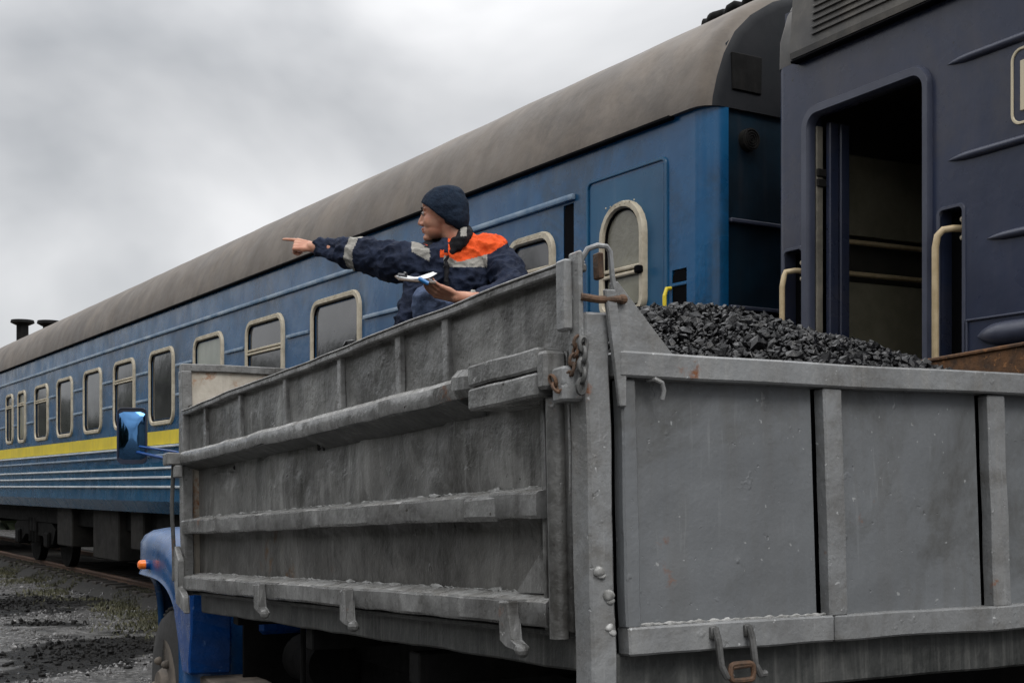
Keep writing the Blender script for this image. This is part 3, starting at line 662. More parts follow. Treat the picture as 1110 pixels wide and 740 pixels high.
mb.prism([(-.034,.500),(-.030,.494),(.055,.455),(.065,.46),(.065,.500)], 1, .62, 1.9); mb.prism([(-.030,.506),(-.026,.500),(.055,.475),(.065,.48),(.065,.506)], 1, 1.9, 3.70); mb.build('rail_shade_strip', M['sill'], tk)
mb = MB(FT)
mb.box((-.05,.14,.52),(.06,.52,.575),.006,seg=8,amp=.004); mb.box((-.06,.13,.455),(.06,.50,.512),.006,seg=8,amp=.004); mb.box((-.045,.53,.50),(.03,.66,.572),.02,amp=.01); mb.box((-.06,.085,.47),(-.0,.128,.56),.008,amp=.006)
mb.build('rail_bracket', M['rail'], tk)
mb = MB(FT)
mb.box((-.05,.02,.435),(.02,.075,.515),.006,amp=.003)
mb.build('corner_block', M['tailrail'], tk)
for a, b, nm in ((.172,.245,'middle_rail'), (-.092,-.02,'lower_rail')):
    mb = MB(FT)
    e0 = .20 if nm == 'middle_rail' else .17
    mb.prism([(-.018,a),(-.025,a+.008),(-.026,b-.014),(-.018,b-.008),(.055,b+.005),(.085,b+.005),(.085,a)], 1, e0, 3.72)
    b_ = mb.bm; bmesh.ops.subdivide_edges(b_, edges=[e for e in b_.edges if e.calc_length() > .5], cuts=70)
    for v in b_.verts: v.co += Vector((nz(v.co,4,1), nz(v.co,6,2), nz(v.co,6,3)))*.005
    rl = mb.build(nm, [M['rail'], M['wornlit']], tk, smooth=True)
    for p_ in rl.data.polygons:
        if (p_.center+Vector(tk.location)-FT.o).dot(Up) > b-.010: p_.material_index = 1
    mb = MB(FT)               # ragged weld seam along the top of the rail, pale to carry ledge highlights
    pts_ = [(.052+.006*nz((k*.9,0,1),1), .22+3.48*k/260, b+.006+.006*nz((k*.7,2,1),1)) for k in range(261)]
    mb.tube(pts_, [max(.0008,.0022+.010*nz((k*.17,5,a),1)) for k in range(261)], 6); mb.build('weld_seam', M['weld'], rl, smooth=True)
mb = MB(FT); mb.box((-.03,.42,.168),(.0,.60,.235),.012,seg=4,amp=.008); mb.build('rail_plate', M['rail'], tk)
mb = MB(FT)   # end stile: pipe with flat web
mb.tube([(-.012,.125,.45),(-.012,.128,-.115)], .024, 14); mb.box((-.0,.085,-.10),(.03,.20,.50),.004,amp=.003); mb.box((.0,.09,-.10),(.02,.105,.56),.002); mb.box((.0,.205,-.10),(.06,.225,.49),.003)
mb.prism([(.22,-.015),(.42,-.015),(.22,.14)], 0, .030, .040)
mb.build('end_stile', M['side'], tk, smooth=True)
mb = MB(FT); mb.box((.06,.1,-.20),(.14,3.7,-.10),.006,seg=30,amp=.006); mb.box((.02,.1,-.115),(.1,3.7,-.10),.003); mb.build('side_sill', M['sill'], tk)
def hook(l0, s_=1.0):
    mb = MB(FT); s_ *= .85; mb.prism([(l0-.030*s_,-.03),(l0+.030*s_,-.035),(l0+.024*s_,-.13),(l0-.01*s_,-.165*s_),(l0-.085*s_,-.185*s_),(l0-.10*s_,-.165*s_),(l0-.045*s_,-.13)], 0, -.058, -.026, .005)
    for v in mb.bm.verts: v.co += Vector((nz(v.co,20,1), nz(v.co,20,2), nz(v.co,20,3)))*.008
    mb.ball((-.045,l0-.085*s_,-.175*s_), .022*s_, 6, amp=.004)
    h = mb.build('hinge_hook', M['rail'], tk)
for l_ in (.33, 1.47, 2.42): hook(l_)
mb = MB(FT); mb.prism([(3.68,.05),(3.76,.12),(3.80,.02),(3.74,-.16),(3.58,-.20),(3.60,-.12),(3.70,-.08)], 0, -.05, -.02, .006); mb.build('hinge_hook', M['rail'], tk)
# front wall (headboard) with corner post
mb = MB(FT); mb.sheet((.03,-.05),(LW-.03,.965), 1, 3.75, .02, 60, 20, .008, 3, 4); hb = mb.build('headboard', M['head'], tk, smooth=True)
mb = MB(FT); mb.box((-.01,3.735,.955),(LW+.01,3.79,.992),.004,seg=30,amp=.004); mb.box((-.015,3.72,-.12),(.035,3.79,.957),.005,seg=14,amp=.004); mb.box((LW-.035,3.72,-.12),(LW+.015,3.79,.957),.005)
mb.build('headboard_frame', M['rail'], tk)
mb = MB(FT); mb.box((-.09,3.70,.50),(.0,3.80,.56),.006,amp=.004); mb.box((-.06,3.69,.44),(-.02,3.73,.50),.006); mb.build('corner_lug', M['rail'], tk)
mb = MB(FT); mb.tube([(-.05,3.76,.50),(-.055,3.78,.30),(-.045,3.79,.1),(-.05,3.77,-.05)], .010, 8); mb.build('latch_rod', M['iron'], tk)
# right side board: rusty inside
mb = MB(FT); mb.sheet((.08,-.02),(3.72,.775), 0, LW-.03, .03, 60, 14, .012, 3, 6); mb.box((LW-.04,.06,.775),(LW+.02,3.74,.79),.004)
mb.build('side_board', M['rustin'], tk, smooth=True, label='rusty brown right side board')
mb = MB(FT); mb.box((.03,.05,-.10),(LW-.03,3.74,-.05),.002); mb.build('body_floor', M['iron'], tk)
# rear corner post
mb = MB(FT); mb.box((.0,.002,-.42),(.066,.082,.64),.006,seg=16,amp=.0035)
post = mb.build('corner_post', M['tailrail'], tk)
mb = MB(FT); mb.box((LW-.066,.002,-.42),(LW,.082,.64),.006,seg=16,amp=.0035); mb.build('corner_post', M['tailrail'], tk)
mb = MB(FT)
for x, z in ((.022,.045),(.045,-.012),(.050,-.085)):
    mb = MB(FT); mb.ball((x,-.001,z),(.013,.009,.012),8,amp=.010); mb.ball((x+.006,.0,z-.013),(.011,.005,.009),6,amp=.008)
    mb.build('bolt', M['weld'], post, smooth=True)
# latch on the post: slotted bracket, strap and plate
mb = MB(FT)
mb.box((-.035,.03,.60),(-.012,.075,.765),.005,amp=.002); mb.box((-.014,.0,.565),(-.002,.05,.78),.004,amp=.002)
lt = mb.build('latch_plate', M['tailrail'], tk)
mb = MB(FT); mb.tube([(.0,.02,.60),(-.0,.02,.73),(.003,.015,.762),(.014,.005,.785),(.035,-.005,.793),(.056,-.01,.791),(.065,-.01,.78),(.070,-.01,.72),(.082,-.012,.66)], .0065, 8); mb.build('latch_strap', M['tailrail'], tk, smooth=True)
mb = MB(FT); mb.tube([(-.01,.0,.672),(.03,-.012,.666),(.088,-.02,.669)], .009, 10); mb.ball((.090,-.02,.669),.012,6); mb.box((.046,.01,.72),(.060,.04,.782),.003,amp=.003); mb.build('latch_pin', M['rust'], tk)
mb = MB(FT); mb.prism([(.042,.69),(.072,.69),(.094,.50),(.094,.42),(.076,.42),(.060,.56)], 1, -.022, -.008, .003); mb.build('hanger_strap', M['tailrail'], tk)
# chains
def chain(pts, link=.030, r=.0042, name='chain', mt='rust', n=None):
    P = [FT(p) for p in pts]; seg = []
    tot = sum((P[i+1]-P[i]).length for i in range(len(P)-1)); n = int(tot/(link*.72)); mb = MB()
    def posat(d):
        for i in range(len(P)-1):
            l = (P[i+1]-P[i]).length
            if d <= l: return P[i]+(P[i+1]-P[i])*d/l, (P[i+1]-P[i]).normalized()
            d -= l
        return P[-1], (P[-1]-P[-2]).normalized()
    for k in range(n):
        c, d = posat((k+.5)*link*.72); a = d.cross(Wd if k%2 else Lh)
        if a.length < .1: a = d.cross(UZ)
        a.normalize(); h = link/2
        mb.tube([c+d*(h-.008)*(math.cos(q) + 0)+a*.010*math.sin(q)+d*.008*math.cos(q) for q in np.linspace(0, 2*math.pi, 13)[:-1]], r, 6, closed=True, local=False)
    return mb.build(name, M[mt], tk, smooth=True)
chain([(-.012,.01,.58),(-.03,.02,.50),(-.05,.04,.46),(-.06,.07,.50)])
chain([(-.006,.0,.575),(-.012,-.004,.50),(-.02,-.004,.44)], link=.034, r=.0055, mt='iron')
# tailgate
mb = MB(FT)
gate_parts = [(.13,.664),(.75,1.242),(1.333,1.82),(1.90,LW-.12)]
for i, (a, b) in enumerate(gate_parts): mb.sheet((a-.01,-.10),(b+.01,.50), 1, .022, .02, 26, 26, .009, 4, 10+i, -.003)
tg = mb.build('tailgate', M['tail'], tk, smooth=True)
mb = MB(FT); mb.box((.075,-.022,.489),(LW-.07,.05,.549),.005,seg=50,amp=.004,sc=3)
mb.build('tailgate_top_rail', M['tailrail'], tg)
mb = MB(FT); mb.prism([(.066,.708),(.084,.712),(.235,.547),(.075,.547)], 1, -.012, .0, .002); mb.build('gusset_plate', M['tailrail'], tg)
mb = MB(FT); mb.prism([(LW-.066,.708),(LW-.084,.712),(LW-.235,.547),(LW-.075,.547)], 1, -.012, .0, .002); mb.build('gusset_plate', M['tailrail'], tg)
for a, b in ((.086,.128),(.690,.750),(1.268,1.333),(1.845,1.905),(LW-.128,LW-.086)):
    mb = MB(FT); mb.box((a,-.012,-.09),(b,.03,.487),.005,seg=14,amp=.0035)
    mb.build('tailgate_post', M['tailrail'] if a > .2 else M['tail'], tg)
mb = MB(FT)
mb.box((.088,-.016,-.153),(.70,.04,-.086),.005,seg=20,amp=.005); mb.box((.704,-.014,-.153),(LW-.09,.04,-.086),.005,seg=40,amp=.005)
br = mb.build('tailgate_bottom_rail', M['tailrail'], tg)
mb = MB(FT)
pts_ = [(.125+.565*k/90, .008, -.084+.003*nz((k*.5,1,1),1)) for k in range(91)]; mb.tube(pts_, [max(.001,.0035+.006*nz((k*.3,5,2),1)) for k in range(91)], 6)
mb.build('weld_seam', M['weld'], br, smooth=True)
mb = MB(FT); mb.box((.09,.046,-.10),(LW-.09,.05,.49),.0); mb.build('gap_backing', M['black'], tg)  # black sheet added so the gaps beside the posts read dark
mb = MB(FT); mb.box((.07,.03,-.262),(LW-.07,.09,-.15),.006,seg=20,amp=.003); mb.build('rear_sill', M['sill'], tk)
mb = MB(FT)    # small bent hook under the top rail, and shackle on the bottom rail
mb.tube([(.165,.0,.487),(.175,-.02,.487),(.190,-.026,.478),(.196,-.024,.46),(.193,-.02,.44)], .006, 8); mb.build('small_hook', M['tailrail'], tg, smooth=True)
mb = MB(FT)
for x0, sgn in ((.325,1),(.425,1)):
    mb.box((x0-.012,-.026,-.125),(x0+.008,-.006,-.095),.003)
    mb.tube([(x0,-.024,-.10),(x0,-.036,-.13),(x0+.004*sgn,-.040,-.19),(x0+.018,-.042,-.215),(x0+.034,-.04,-.212)], .0088, 8)
sh = mb.build('shackle_hook', M['iron'], tk, smooth=True)
mb = MB(FT); c = (.385,-.045,-.205)
mb.tube([(c[0]+.034*math.copysign(abs(math.cos(a))**.4, math.cos(a)), c[1], c[2]+.020*math.copysign(abs(math.sin(a))**.4, math.sin(a))) for a in np.linspace(0, 2*math.pi, 17)[:-1]], .007, 8, closed=True)
mb.tube([(c[0]-.028,c[1],c[2]+.012),(c[0]+.032,c[1],c[2]+.016)], .006, 8)
mb.tube([(c[0]+.020*math.cos(a), c[1]+.01, c[2]-.045+.025*math.sin(a)) for a in np.linspace(0, 2*math.pi, 17)[:-1]], .006, 8, closed=True)
mb.build('shackle_ring', M['rust'], tk, smooth=True)
# chassis
mb = MB(FL)
for w_ in (.72, 1.52): mb.box((w_,.1,.78),(w_+.08,5.7,.95),.006)
for l_ in (.3,1.2,2.2,3.2): mb.box((.1,l_,.98),(2.2,l_+.08,1.08),.005)
mb.box((.75,2.6,.62),(1.6,3.4,.85),.03); mb.tube([(1.16,.9,.55),(1.16,3.0,.62)], .05, 12); mb.tube([(.2,1.3,.46),(2.1,1.3,.46)], .09, 14); mb.ball((1.16,1.3,.46),.2,10)
mb.tube([(.3,2.9,1.05),(.3,2.9,.55)], .012, 8); mb.tube([(.3,2.9,1.02),(.3,3.15,1.02)], .01, 8)
mb.build('chassis', M['dark'], tk)
mb = MB(FL); mb.tube([(.60,3.35,.75),(.60,3.75,.75)], .12, 22); mb.build('fuel_tank', M['dark'], tk, smooth=True)
def wheel(w0, w1, l, r, front=False):
    mb = MB(FL)
    ws = [w0, w0+.02, w0+.06, (w0+w1)/2, w1-.06, w1-.02, w1]; rs = [r*.66, r*.9, r*.985, r, r*.985, r*.9, r*.66]
    mb.tube([(a,l,r-.02) for a in ws], rs, 48)
    for k in range(48):
        a = 2*math.pi*k/48; p0 = (w0+.05, l+r*.99*math.cos(a), r-.02+r*.99*math.sin(a)); p1 = ((w0+w1)/2, l+r*1.01*math.cos(a+.06), r-.02+r*1.01*math.sin(a+.06)); mb.tube([p0, p1], .013, 5)
    ty = MB(FL); ty.box((w0+.03,l-.02,r-.04),(w1-.03,l+.02,r),.005)
    wh = ty.build('wheel', M['rim'], tk)
    mb.build('tyre', M['rubber'], wh, smooth=True)
    mb = MB(FL); mb.tube([(w0+.0,l,r-.02),(w0+.012,l,r-.02),(w0+.02,l,r-.02)], [r*.62,r*.64,r*.5], 32); mb.tube([(w0-.035,l,r-.02),(w0+.01,l,r-.02)], [r*.22,r*.3], 24)
    for k in range(6):
        a = k*math.pi/3; mb.ball((w0-.01,l+r*.38*math.cos(a),r-.02+r*.38*math.sin(a)),(.03,.025,.025),5)
    mb.build('rim', M['rim'], wh, smooth=True)
wheel(.20,.42,5.05,.46); wheel(1.90,2.12,5.05,.46)
for a in (.10,.35,1.75,2.0): wheel(a, a+.22, 1.3, .46)
# cab, hidden mostly behind the body
mb = MB(FL)
mb.prism([(3.92,.85),(3.92,2.12),(4.02,2.2),(4.75,2.2),(5.02,1.55),(5.05,1.40),(5.05,.85)], 0, .42, 1.90, .02)
cab = mb.build('cab', M['truckblue'], tk)
mb = MB(FL); mb.prism([(4.05,1.50),(4.05,2.0),(4.68,2.0),(4.9,1.5)], 0, .412, .419); mb.build('side_window', M['glass'], cab)
mb = MB(FL); mb.box((.6,3.912,1.55),(1.7,3.919,2.0),.002); mb.build('rear_window', M['glass'], cab)
mb = MB(FL); mb.prism([(5.05,.85),(5.05,1.40),(5.9,1.28),(6.02,1.18),(6.05,.85)], 0, .72, 1.60, .03); mb.build('bonnet', M['truckblue'], tk)
mb = MB(FL); mb.box((.62,6.06,.62),(1.70,6.12,.78),.01); mb.build('bumper', M['iron'], tk)
# front fender: swept shell, outer face bending inwards towards the nose
def fender(mir):
    mb = MB(FL); t = bmesh.new()
    cl, cz = 5.05, .60
    def plan(l): # outer position across at length l
        return .10+.30*max(0, l-5.25)/.7
    rows = []
    for a in np.linspace(R(-6), R(186), 34):
        row = []; ca, sa = math.cos(a), math.sin(a)
        for q_, dw in ((-.02,.03),(0,.006),(.04,-.012),(.12,.0),(.4,.0),(.7,.004),(.85,.03),(.95,.08),(1.0,.16),(1.01,.3),(1.0,.45),(.98,.62)):
            rl_ = .80+(.98-.80)*q_; rz_ = .485+(.765-.485)*q_
            ex = .62+.2*max(0,q_); ca_ = math.copysign(abs(ca)**ex, ca); sa_ = math.copysign(abs(sa)**ex, sa); l = cl+rl_*ca_; z = cz+rz_*sa_; q = (plan(l)+dw, l, z)
            if mir: q = (LW-q[0], q[1], q[2])
            row.append(t.verts.new(FL(q)))
        rows.append(row)
    for i in range(len(rows)-1):
        for j in range(11): t.faces.new([rows[i][j], rows[i+1][j], rows[i+1][j+1], rows[i][j+1]])
    mb._add(t)
    return mb
for mir in (0, 1):
    mb = fender(mir); fo = mb.build('fender', M['truckdirty'], tk, smooth=True)
    md = fo.modifiers.new('thickness', 'SOLIDIFY'); md.thickness = .012
    mb = MB(FL)
    if not mir:
        mb.prism([(4.16,.66),(4.34,.95),(4.30,1.15),(4.15,1.20),(4.0,1.10),(4.0,.66)], 0, .085, .13, .006); mb.box((.085,3.985,.66),(.29,4.01,1.08),.01,seg=6,amp=.02)
    else: mb.prism([(4.16,.66),(4.34,.95),(4.22,1.15),(4.05,1.20),(3.86,1.08),(3.86,.66)], 0, LW-.14, LW-.10, .006)
    mb.build('fender_skirt', M['truckblue'], fo)
mb = MB(FL); mb.box((.16,3.4,.60),(.42,4.2,.64),.008,seg=6,amp=.006); mb.build('running_board', M['rim'], tk)
mb = MB(FL); mb.box((.34,3.94,.50),(1.98,3.96,1.22),.003); mb.build('dark_backing', M['dark'], tk)  # dark sheet added to hide the blue cab and keep this space dark
# turn signal
mb = MB(FL); mb.tube([(.12,4.98,1.16),(.075,4.98,1.16)], [.028,.026], 16); ts = mb.build('turn_signal', M['truckblue'], tk, smooth=True)
mb = MB(FL); mb.tube([(.076,4.98,1.16),(.045,4.98,1.16),(.036,4.98,1.16)], [.027,.025,.015], 16); mb.build('lens', M['orange'], ts, smooth=True)
# wing mirror with two stays
mc = FL((-.075,4.6,1.87)); mw, mh = .078, .150
md_ = Vector((.20,-1,.02)).normalized(); mx_ = Vector((0,0,1)).cross(md_).normalized(); mu_ = md_.cross(mx_)
FM = Frame(mc, mx_, md_, mu_)
mb = MB(FM); P_ = rounded_rect(-mw,mw,-mh,mh,.03)
mb.prism(P_, 1, -.03, .0, .004); ring(mb, P_, rounded_rect(-mw+.007,mw-.007,-mh+.007,mh-.007,.024), .008, -.004)
mr = mb.build('wing_mirror', plain('mirror_shell', (.006,.010,.03), .3), tk)
mb = MB(FM); t = bmesh.new(); ol = rounded_rect(-mw+.006,mw-.006,-mh+.006,mh-.006,.024); rings_ = []
for q in (1,.9,.78,.65,.5,.35,.2,.08): rings_.append([t.verts.new(FM((x*q, .004+(math.sqrt(max(0,.36**2-(x*q)**2-(z*q)**2))-.36)+.022, z*q))) for x, z in ol])
for A, B in zip(rings_[:-1], rings_[1:]):
    for k in range(len(ol)): t.faces.new([A[k], A[(k+1)%len(ol)], B[(k+1)%len(ol)], B[k]])
t.faces.new(rings_[-1]); mb._add(t); mb.build('mirror_glass', M['mirror'], mr, smooth=True)
mb = MB(); a_ = FM((.0,-.02,-.08)); mb.tube([a_, FL((.07,4.35,1.74)), FL((.17,4.12,1.54)), FL((.42,4.1,1.30))], .0085, 8, local=False); mb.tube([FM((.0,-.02,-.05)), FL((.10,4.35,1.78)), FL((.42,4.2,1.66))], .0065, 8, local=False)
mb.build('mirror_arm', M['truckblue'], mr)

# ------------------------------------------------------------------ coal heap
def coal_h(w_, l_):
    h = .43 + .405*math.exp(-((w_-.90)/.85)**2-((l_-.95)/.80)**2) + .20*math.exp(-((w_-1.2)/.9)**2-((l_-2.6)/1.0)**2)
    h += .03*nz((w_,l_,0), 3.0, 4)
    return h
def ico():
    t = bmesh.new(); bmesh.ops.create_icosphere(t, subdivisions=1, radius=1); V = np.array([v.co[:] for v in t.verts]); t.verts.ensure_lookup_table(); F = [[v.index for v in f.verts] for f in t.faces]; t.free(); return V, F
V0, F0 = ico(); rng = np.random.RandomState(3)
allV, allF = [], []; base = 0
X, Y, Z = [np.array(v[:]) for v in (Wd, Lp, Up)]; O3 = np.array(FT.o[:])
nsx, nsy = 60, 90
for i in range(nsx+1):
    for j in range(nsy+1):
        w_ = .06+(LW-.12)*i/nsx; l_ = .07+(3.66)*j/nsy; allV.append(O3+X*w_+Y*l_+Z*(coal_h(w_, l_)-.015))
for i in range(nsx):
    for j in range(nsy): a = i*(nsy+1)+j; allF.append([a, a+nsy+1, a+nsy+2, a+1])
allV = [np.array(allV)]; base = (nsx+1)*(nsy+1)
def lump(sz):
    P = V0*(1+rng.uniform(-.35,.35,(len(V0),1)))*rng.uniform(.55,1.25,3)*sz
    q = np.linalg.qr(rng.randn(3,3))[0]; return P@q
for k in range(42000):
    w_ = rng.uniform(.07,LW-.07); l_ = rng.uniform(.08,3.7)
    if l_ > 2.1 and rng.rand() < .75: continue
    sz = rng.choice([.006,.009,.012,.016,.022], p=[.36,.30,.20,.11,.03]); h = coal_h(w_, l_)+rng.uniform(-.01,.012)
    allV.append(lump(sz)+O3+X*w_+Y*l_+Z*h)
    allF += [[a+base for a in f] for f in F0]; base += len(V0)
me = bpy.data.meshes.new('coal_heap'); ctr = FT((LW/2,1.9,0)); me.from_pydata((np.concatenate(allV)-np.array(ctr[:])).tolist(), [], allF); me.materials.append(M['coal'])
co = bpy.data.objects.new('coal_heap', me); COL.objects.link(co); co.location = ctr
prop(co, 'heap of black coal lumps filling the grey truck body', 'coal', kind='stuff')
lv_ = V0*(1+rng.uniform(-.25,.25,(len(V0),1)))*np.array([.030,.022,.018]); lp_ = FT((.012,1.52,.778))
me = bpy.data.meshes.new('coal_lump'); me.from_pydata(lv_.tolist(), [], F0); me.materials.append(M['coal']); o = bpy.data.objects.new('coal_lump', me); COL.objects.link(o); o.location = lp_
prop(o, 'single black lump of coal lying on the top edge of the truck side board', 'coal lump')

# ------------------------------------------------------------------ grass strip along the track (one mass)
gv, gf = [], []
for k in range(30000):
    s_ = rng.uniform(6,34); wy = .22+rng.randn()*.36 - .5*max(0, nz((s_,0,0),.7,3))
    if nz((s_,wy,0),1.3,8)+.25*nz((s_,wy,0),5,8) < -.05: continue
    p = FB((s_, wy, -CZ)); hgt = rng.uniform(.02,.075); a = rng.uniform(0,6.28); d = np.array([math.cos(a),math.sin(a),0])*.012; ln = rng.randn(3)*.03
    b0 = np.array([p.x,p.y,-.03+min(.14,max(0,wy-.25)*.52)]); i0 = len(gv); gv += [b0-d, b0+d, b0+np.array([ln[0],ln[1],hgt])]; gf.append([i0,i0+1,i0+2])
me = bpy.data.meshes.new('grass'); me.from_pydata([tuple(v) for v in gv], [], gf); me.materials.append(mat('grass_blades', (.085,.085,.04), (.05,.05,.028), 2, .7, bump=0, streak=((.14,.12,.07),.7), sscale=1))
o = bpy.data.objects.new('grass', me); COL.objects.link(o); prop(o, 'short patchy grass growing along the near rail', 'grass', kind='stuff')

# ------------------------------------------------------------------ person
def remesh(name, mb, voxel, smooth_it, material, parent, wr=None, mats=None, assign=None, sm=.5):
    """voxel-remesh the union of the shapes in mb into one continuous surface"""
    me = bpy.data.meshes.new(name+'_src'); bmesh.ops.recalc_face_normals(mb.bm, faces=mb.bm.faces); mb.bm.to_mesh(me); mb.bm.free()
    o = bpy.data.objects.new(name+'_src', me); COL.objects.link(o)
    m = o.modifiers.new('r', 'REMESH'); m.mode = 'VOXEL'; m.voxel_size = voxel
    m = o.modifiers.new('s', 'SMOOTH'); m.factor = sm; m.iterations = smooth_it
    dg = bpy.context.evaluated_depsgraph_get(); dg.update(); ev = o.evaluated_get(dg); nm = bpy.data.meshes.new_from_object(ev)
    bpy.data.objects.remove(o); bpy.data.meshes.remove(me); nm.name = name
    nm.update()
    if wr:
        nor = [v.normal.copy() for v in nm.vertices]
        for v, n_ in zip(nm.vertices, nor): v.co = v.co + n_*wr(v.co)
    off = Vector((0,0,0)); q = parent
    while q is not None: off += Vector(q.location); q = q.parent
    nm.materials.clear()
    for mm in (mats or [material]): nm.materials.append(mm)
    if assign:
        for p in nm.polygons: p.material_index = assign(p.center, p.normal)
    for v in nm.vertices: v.co = v.co-off
    for p in nm.polygons: p.use_smooth = True
    ob = bpy.data.objects.new(name, nm); COL.objects.link(ob); ob.parent = parent
    return ob
def cap(mb, a, b, ra, rb, n=18):
    mb.tube([a, a+(b-a)*.5, b], [ra, (ra+rb)/2, rb], n, local=False); mb.ball(a, ra*.995, 9, local=False); mb.ball(b, rb*.995, 9, local=False)
def chain_(mb, pts, n=18):
    for (a, ra), (b, rb) in zip(pts[:-1], pts[1:]): cap(mb, a, b, ra, rb, n)
def ell(mb, f, c, r, n=12):
    t = bmesh.new(); bmesh.ops.create_uvsphere(t, u_segments=n*2, v_segments=n, radius=1)
    for v in t.verts: v.co = f(Vector((c[0]+v.co[0]*r[0], c[1]+v.co[1]*r[1], c[2]+v.co[2]*r[2])))
    mb._add(t)
def skinmat():
    m = bpy.data.materials.new('skin'); m.use_nodes = True; t = m.node_tree; b = t.nodes['Principled BSDF']; L = t.links.new
    tc_ = N('ShaderNodeTexCoord', t); n_ = N('ShaderNodeTexNoise', t); n_.inputs['Scale'].default_value = 22; n_.inputs['Detail'].default_value = 3; L(tc_.outputs['Object'], n_.inputs[0])
    c_ = N('ShaderNodeValToRGB', t); c_.color_ramp.elements[0].position = .35; c_.color_ramp.elements[0].color = (.40,.17,.105,1); c_.color_ramp.elements[1].position = .65; c_.color_ramp.elements[1].color = (.52,.27,.18,1)
    L(n_.outputs[0], c_.inputs[0]); L(c_.outputs[0], b.inputs['Base Color']); b.inputs['Roughness'].default_value = .5
    b.inputs['Subsurface Weight'].default_value = .12; b.inputs['Subsurface Radius'].default_value = (.012,.004,.002); return m
SK = skinmat()
def cloth(name, a, b_, bs=120):
    return mat(name, a, b_, 14, .85, bump=.6, bsc=bs, bump2=.5, bsc2=22, spec=.2)
NAVYC = cloth('navy_jacket_cloth', (.015,.022,.045), (.009,.013,.027)); ORG = cloth('orange_yoke_cloth', (.78,.10,.02), (.60,.07,.014)); GRYB = cloth('reflective_band', (.33,.32,.29), (.24,.23,.21))
TROU = cloth('navy_trouser_cloth', (.085,.115,.195), (.055,.078,.135)); KNIT = mat('navy_knit', (.014,.024,.042), (.009,.015,.028), 20, .9, bump=.9, bsc=90, bump2=.6, bsc2=24, spec=.15)
BLK = cloth('black_collar_cloth', (.010,.010,.012), (.006,.006,.008))
ps = empty('person', at(490, 455, 5.85), 'person in navy and orange work jacket and knit hat, crouching and pointing left', 'person')
bd = MB()
# torso and limbs under the clothes
pel = at(510,384,6.08); che = at(503,300,5.98); nkb = at(501,268,5.97); nkt = at(487,246,5.96)
chain_(bd, [(pel,.12),(at(507,345,6.05),.11),(at(503,300,6.02),.11),(nkb,.062),(nkt,.056)])
HF = Frame(at(479.5,234.5,5.96), Vector((-.985,.10,-.06)).normalized(), Vector((.10,.99,0)), Vector((-.07,0,.997)).normalized())
HF.y = HF.z.cross(HF.x).normalized(); HF.z = HF.x.cross(HF.y).normalized()
ell(bd, HF, (-.012,0,.030), (.094,.076,.098), 18)      # skull
ell(bd, HF, (.030,0,-.015), (.058,.060,.078), 14)       # face
ell(bd, HF, (.038,0,-.062), (.050,.050,.038), 12)       # jaw
ell(bd, HF, (.072,0,-.092), (.022,.024,.017), 10)       # chin
ell(bd, HF, (.070,0,.032), (.017,.046,.014), 10)        # brow
ell(bd, HF, (.066,0,.058), (.022,.048,.03), 10)         # forehead
for sy in (-1,1):
    ell(bd, HF, (.052,sy*.034,-.024), (.032,.026,.034), 8)       # cheeks
    ell(bd, HF, (.0925,sy*.013,-.030), (.012,.008,.008), 8)      # nostrils
    ell(bd, HF, (-.022,sy*.073,.004), (.018,.008,.028), 8)      # ears
    ell(bd, HF, (.074,sy*.030,.012), (.010,.014,.008), 8)      # lids
cap(bd, HF((.083,0,.020)), HF((.102,0,-.020)), .009, .012); ell(bd, HF, (.103,0,-.024), (.013,.011,.010), 8)
ell(bd, HF, (.089,0,-.051), (.011,.024,.0065), 8); ell(bd, HF, (.087,0,-.064), (.0105,.021,.007), 8)
# right arm (pointing) and hand
rs, re, rw = at(460,284,5.93), at(402,277,6.02), at(338,267.5,6.12)
chain_(bd, [(rs,.055),(re,.040),(rw,.026)])
def hand(mb, f, fingers, thumb, s_=1.0):
    """f: x along the hand from wrist, y across (towards the thumb side), z back of hand"""
    for k, y in enumerate((.030,.010,-.010,-.029)):
        a, b = f((.0,y*.55,.0)), f((.085-.004*abs(k-1),y,.0)); cap(mb, a, b, .0135, .0115, 10)
    ell(mb, f, (.045,.0,-.004), (.048,.038,.014), 10)
    for k, (y, ln, bends) in enumerate(fingers):
        p = Vector((.083-.004*abs(k-1), y, .0)); ang = 0; r0 = .0095 if k < 3 else .0082
        for sgi, (fr, be) in enumerate(zip((.45,.30,.25), bends)):
            ang += R(be); q = p+Vector((math.cos(ang), 0, -math.sin(ang)))*ln*fr
            cap(mb, f(p), f(q), r0-.0009*sgi, r0-.0009*(sgi+1), 10); p = q
    P_ = [Vector(p) for p in thumb]
    for i in range(len(P_)-1): cap(mb, f(P_[i]), f(P_[i+1]), .0125-.0017*i, .0120-.0017*(i+1), 10)
hx = (at(300,262.5,6.16)-rw).normalized(); hz = Vector((.0,-.80,.60)); hz = (hz-hx*hz.dot(hx)).normalized(); hy = hz.cross(hx).normalized()
if hy.z < 0: hy = -hy
FHR = Frame(rw, hx, hy, hz)
hand(bd, FHR, [(.030,.078,(2,3,3)), (.010,.080,(62,80,50)), (-.010,.075,(66,82,50)), (-.029,.060,(70,82,50))], [(.02,.028,-.008),(.052,.036,-.030),(.080,.018,-.044),(.102,-.004,-.046)])
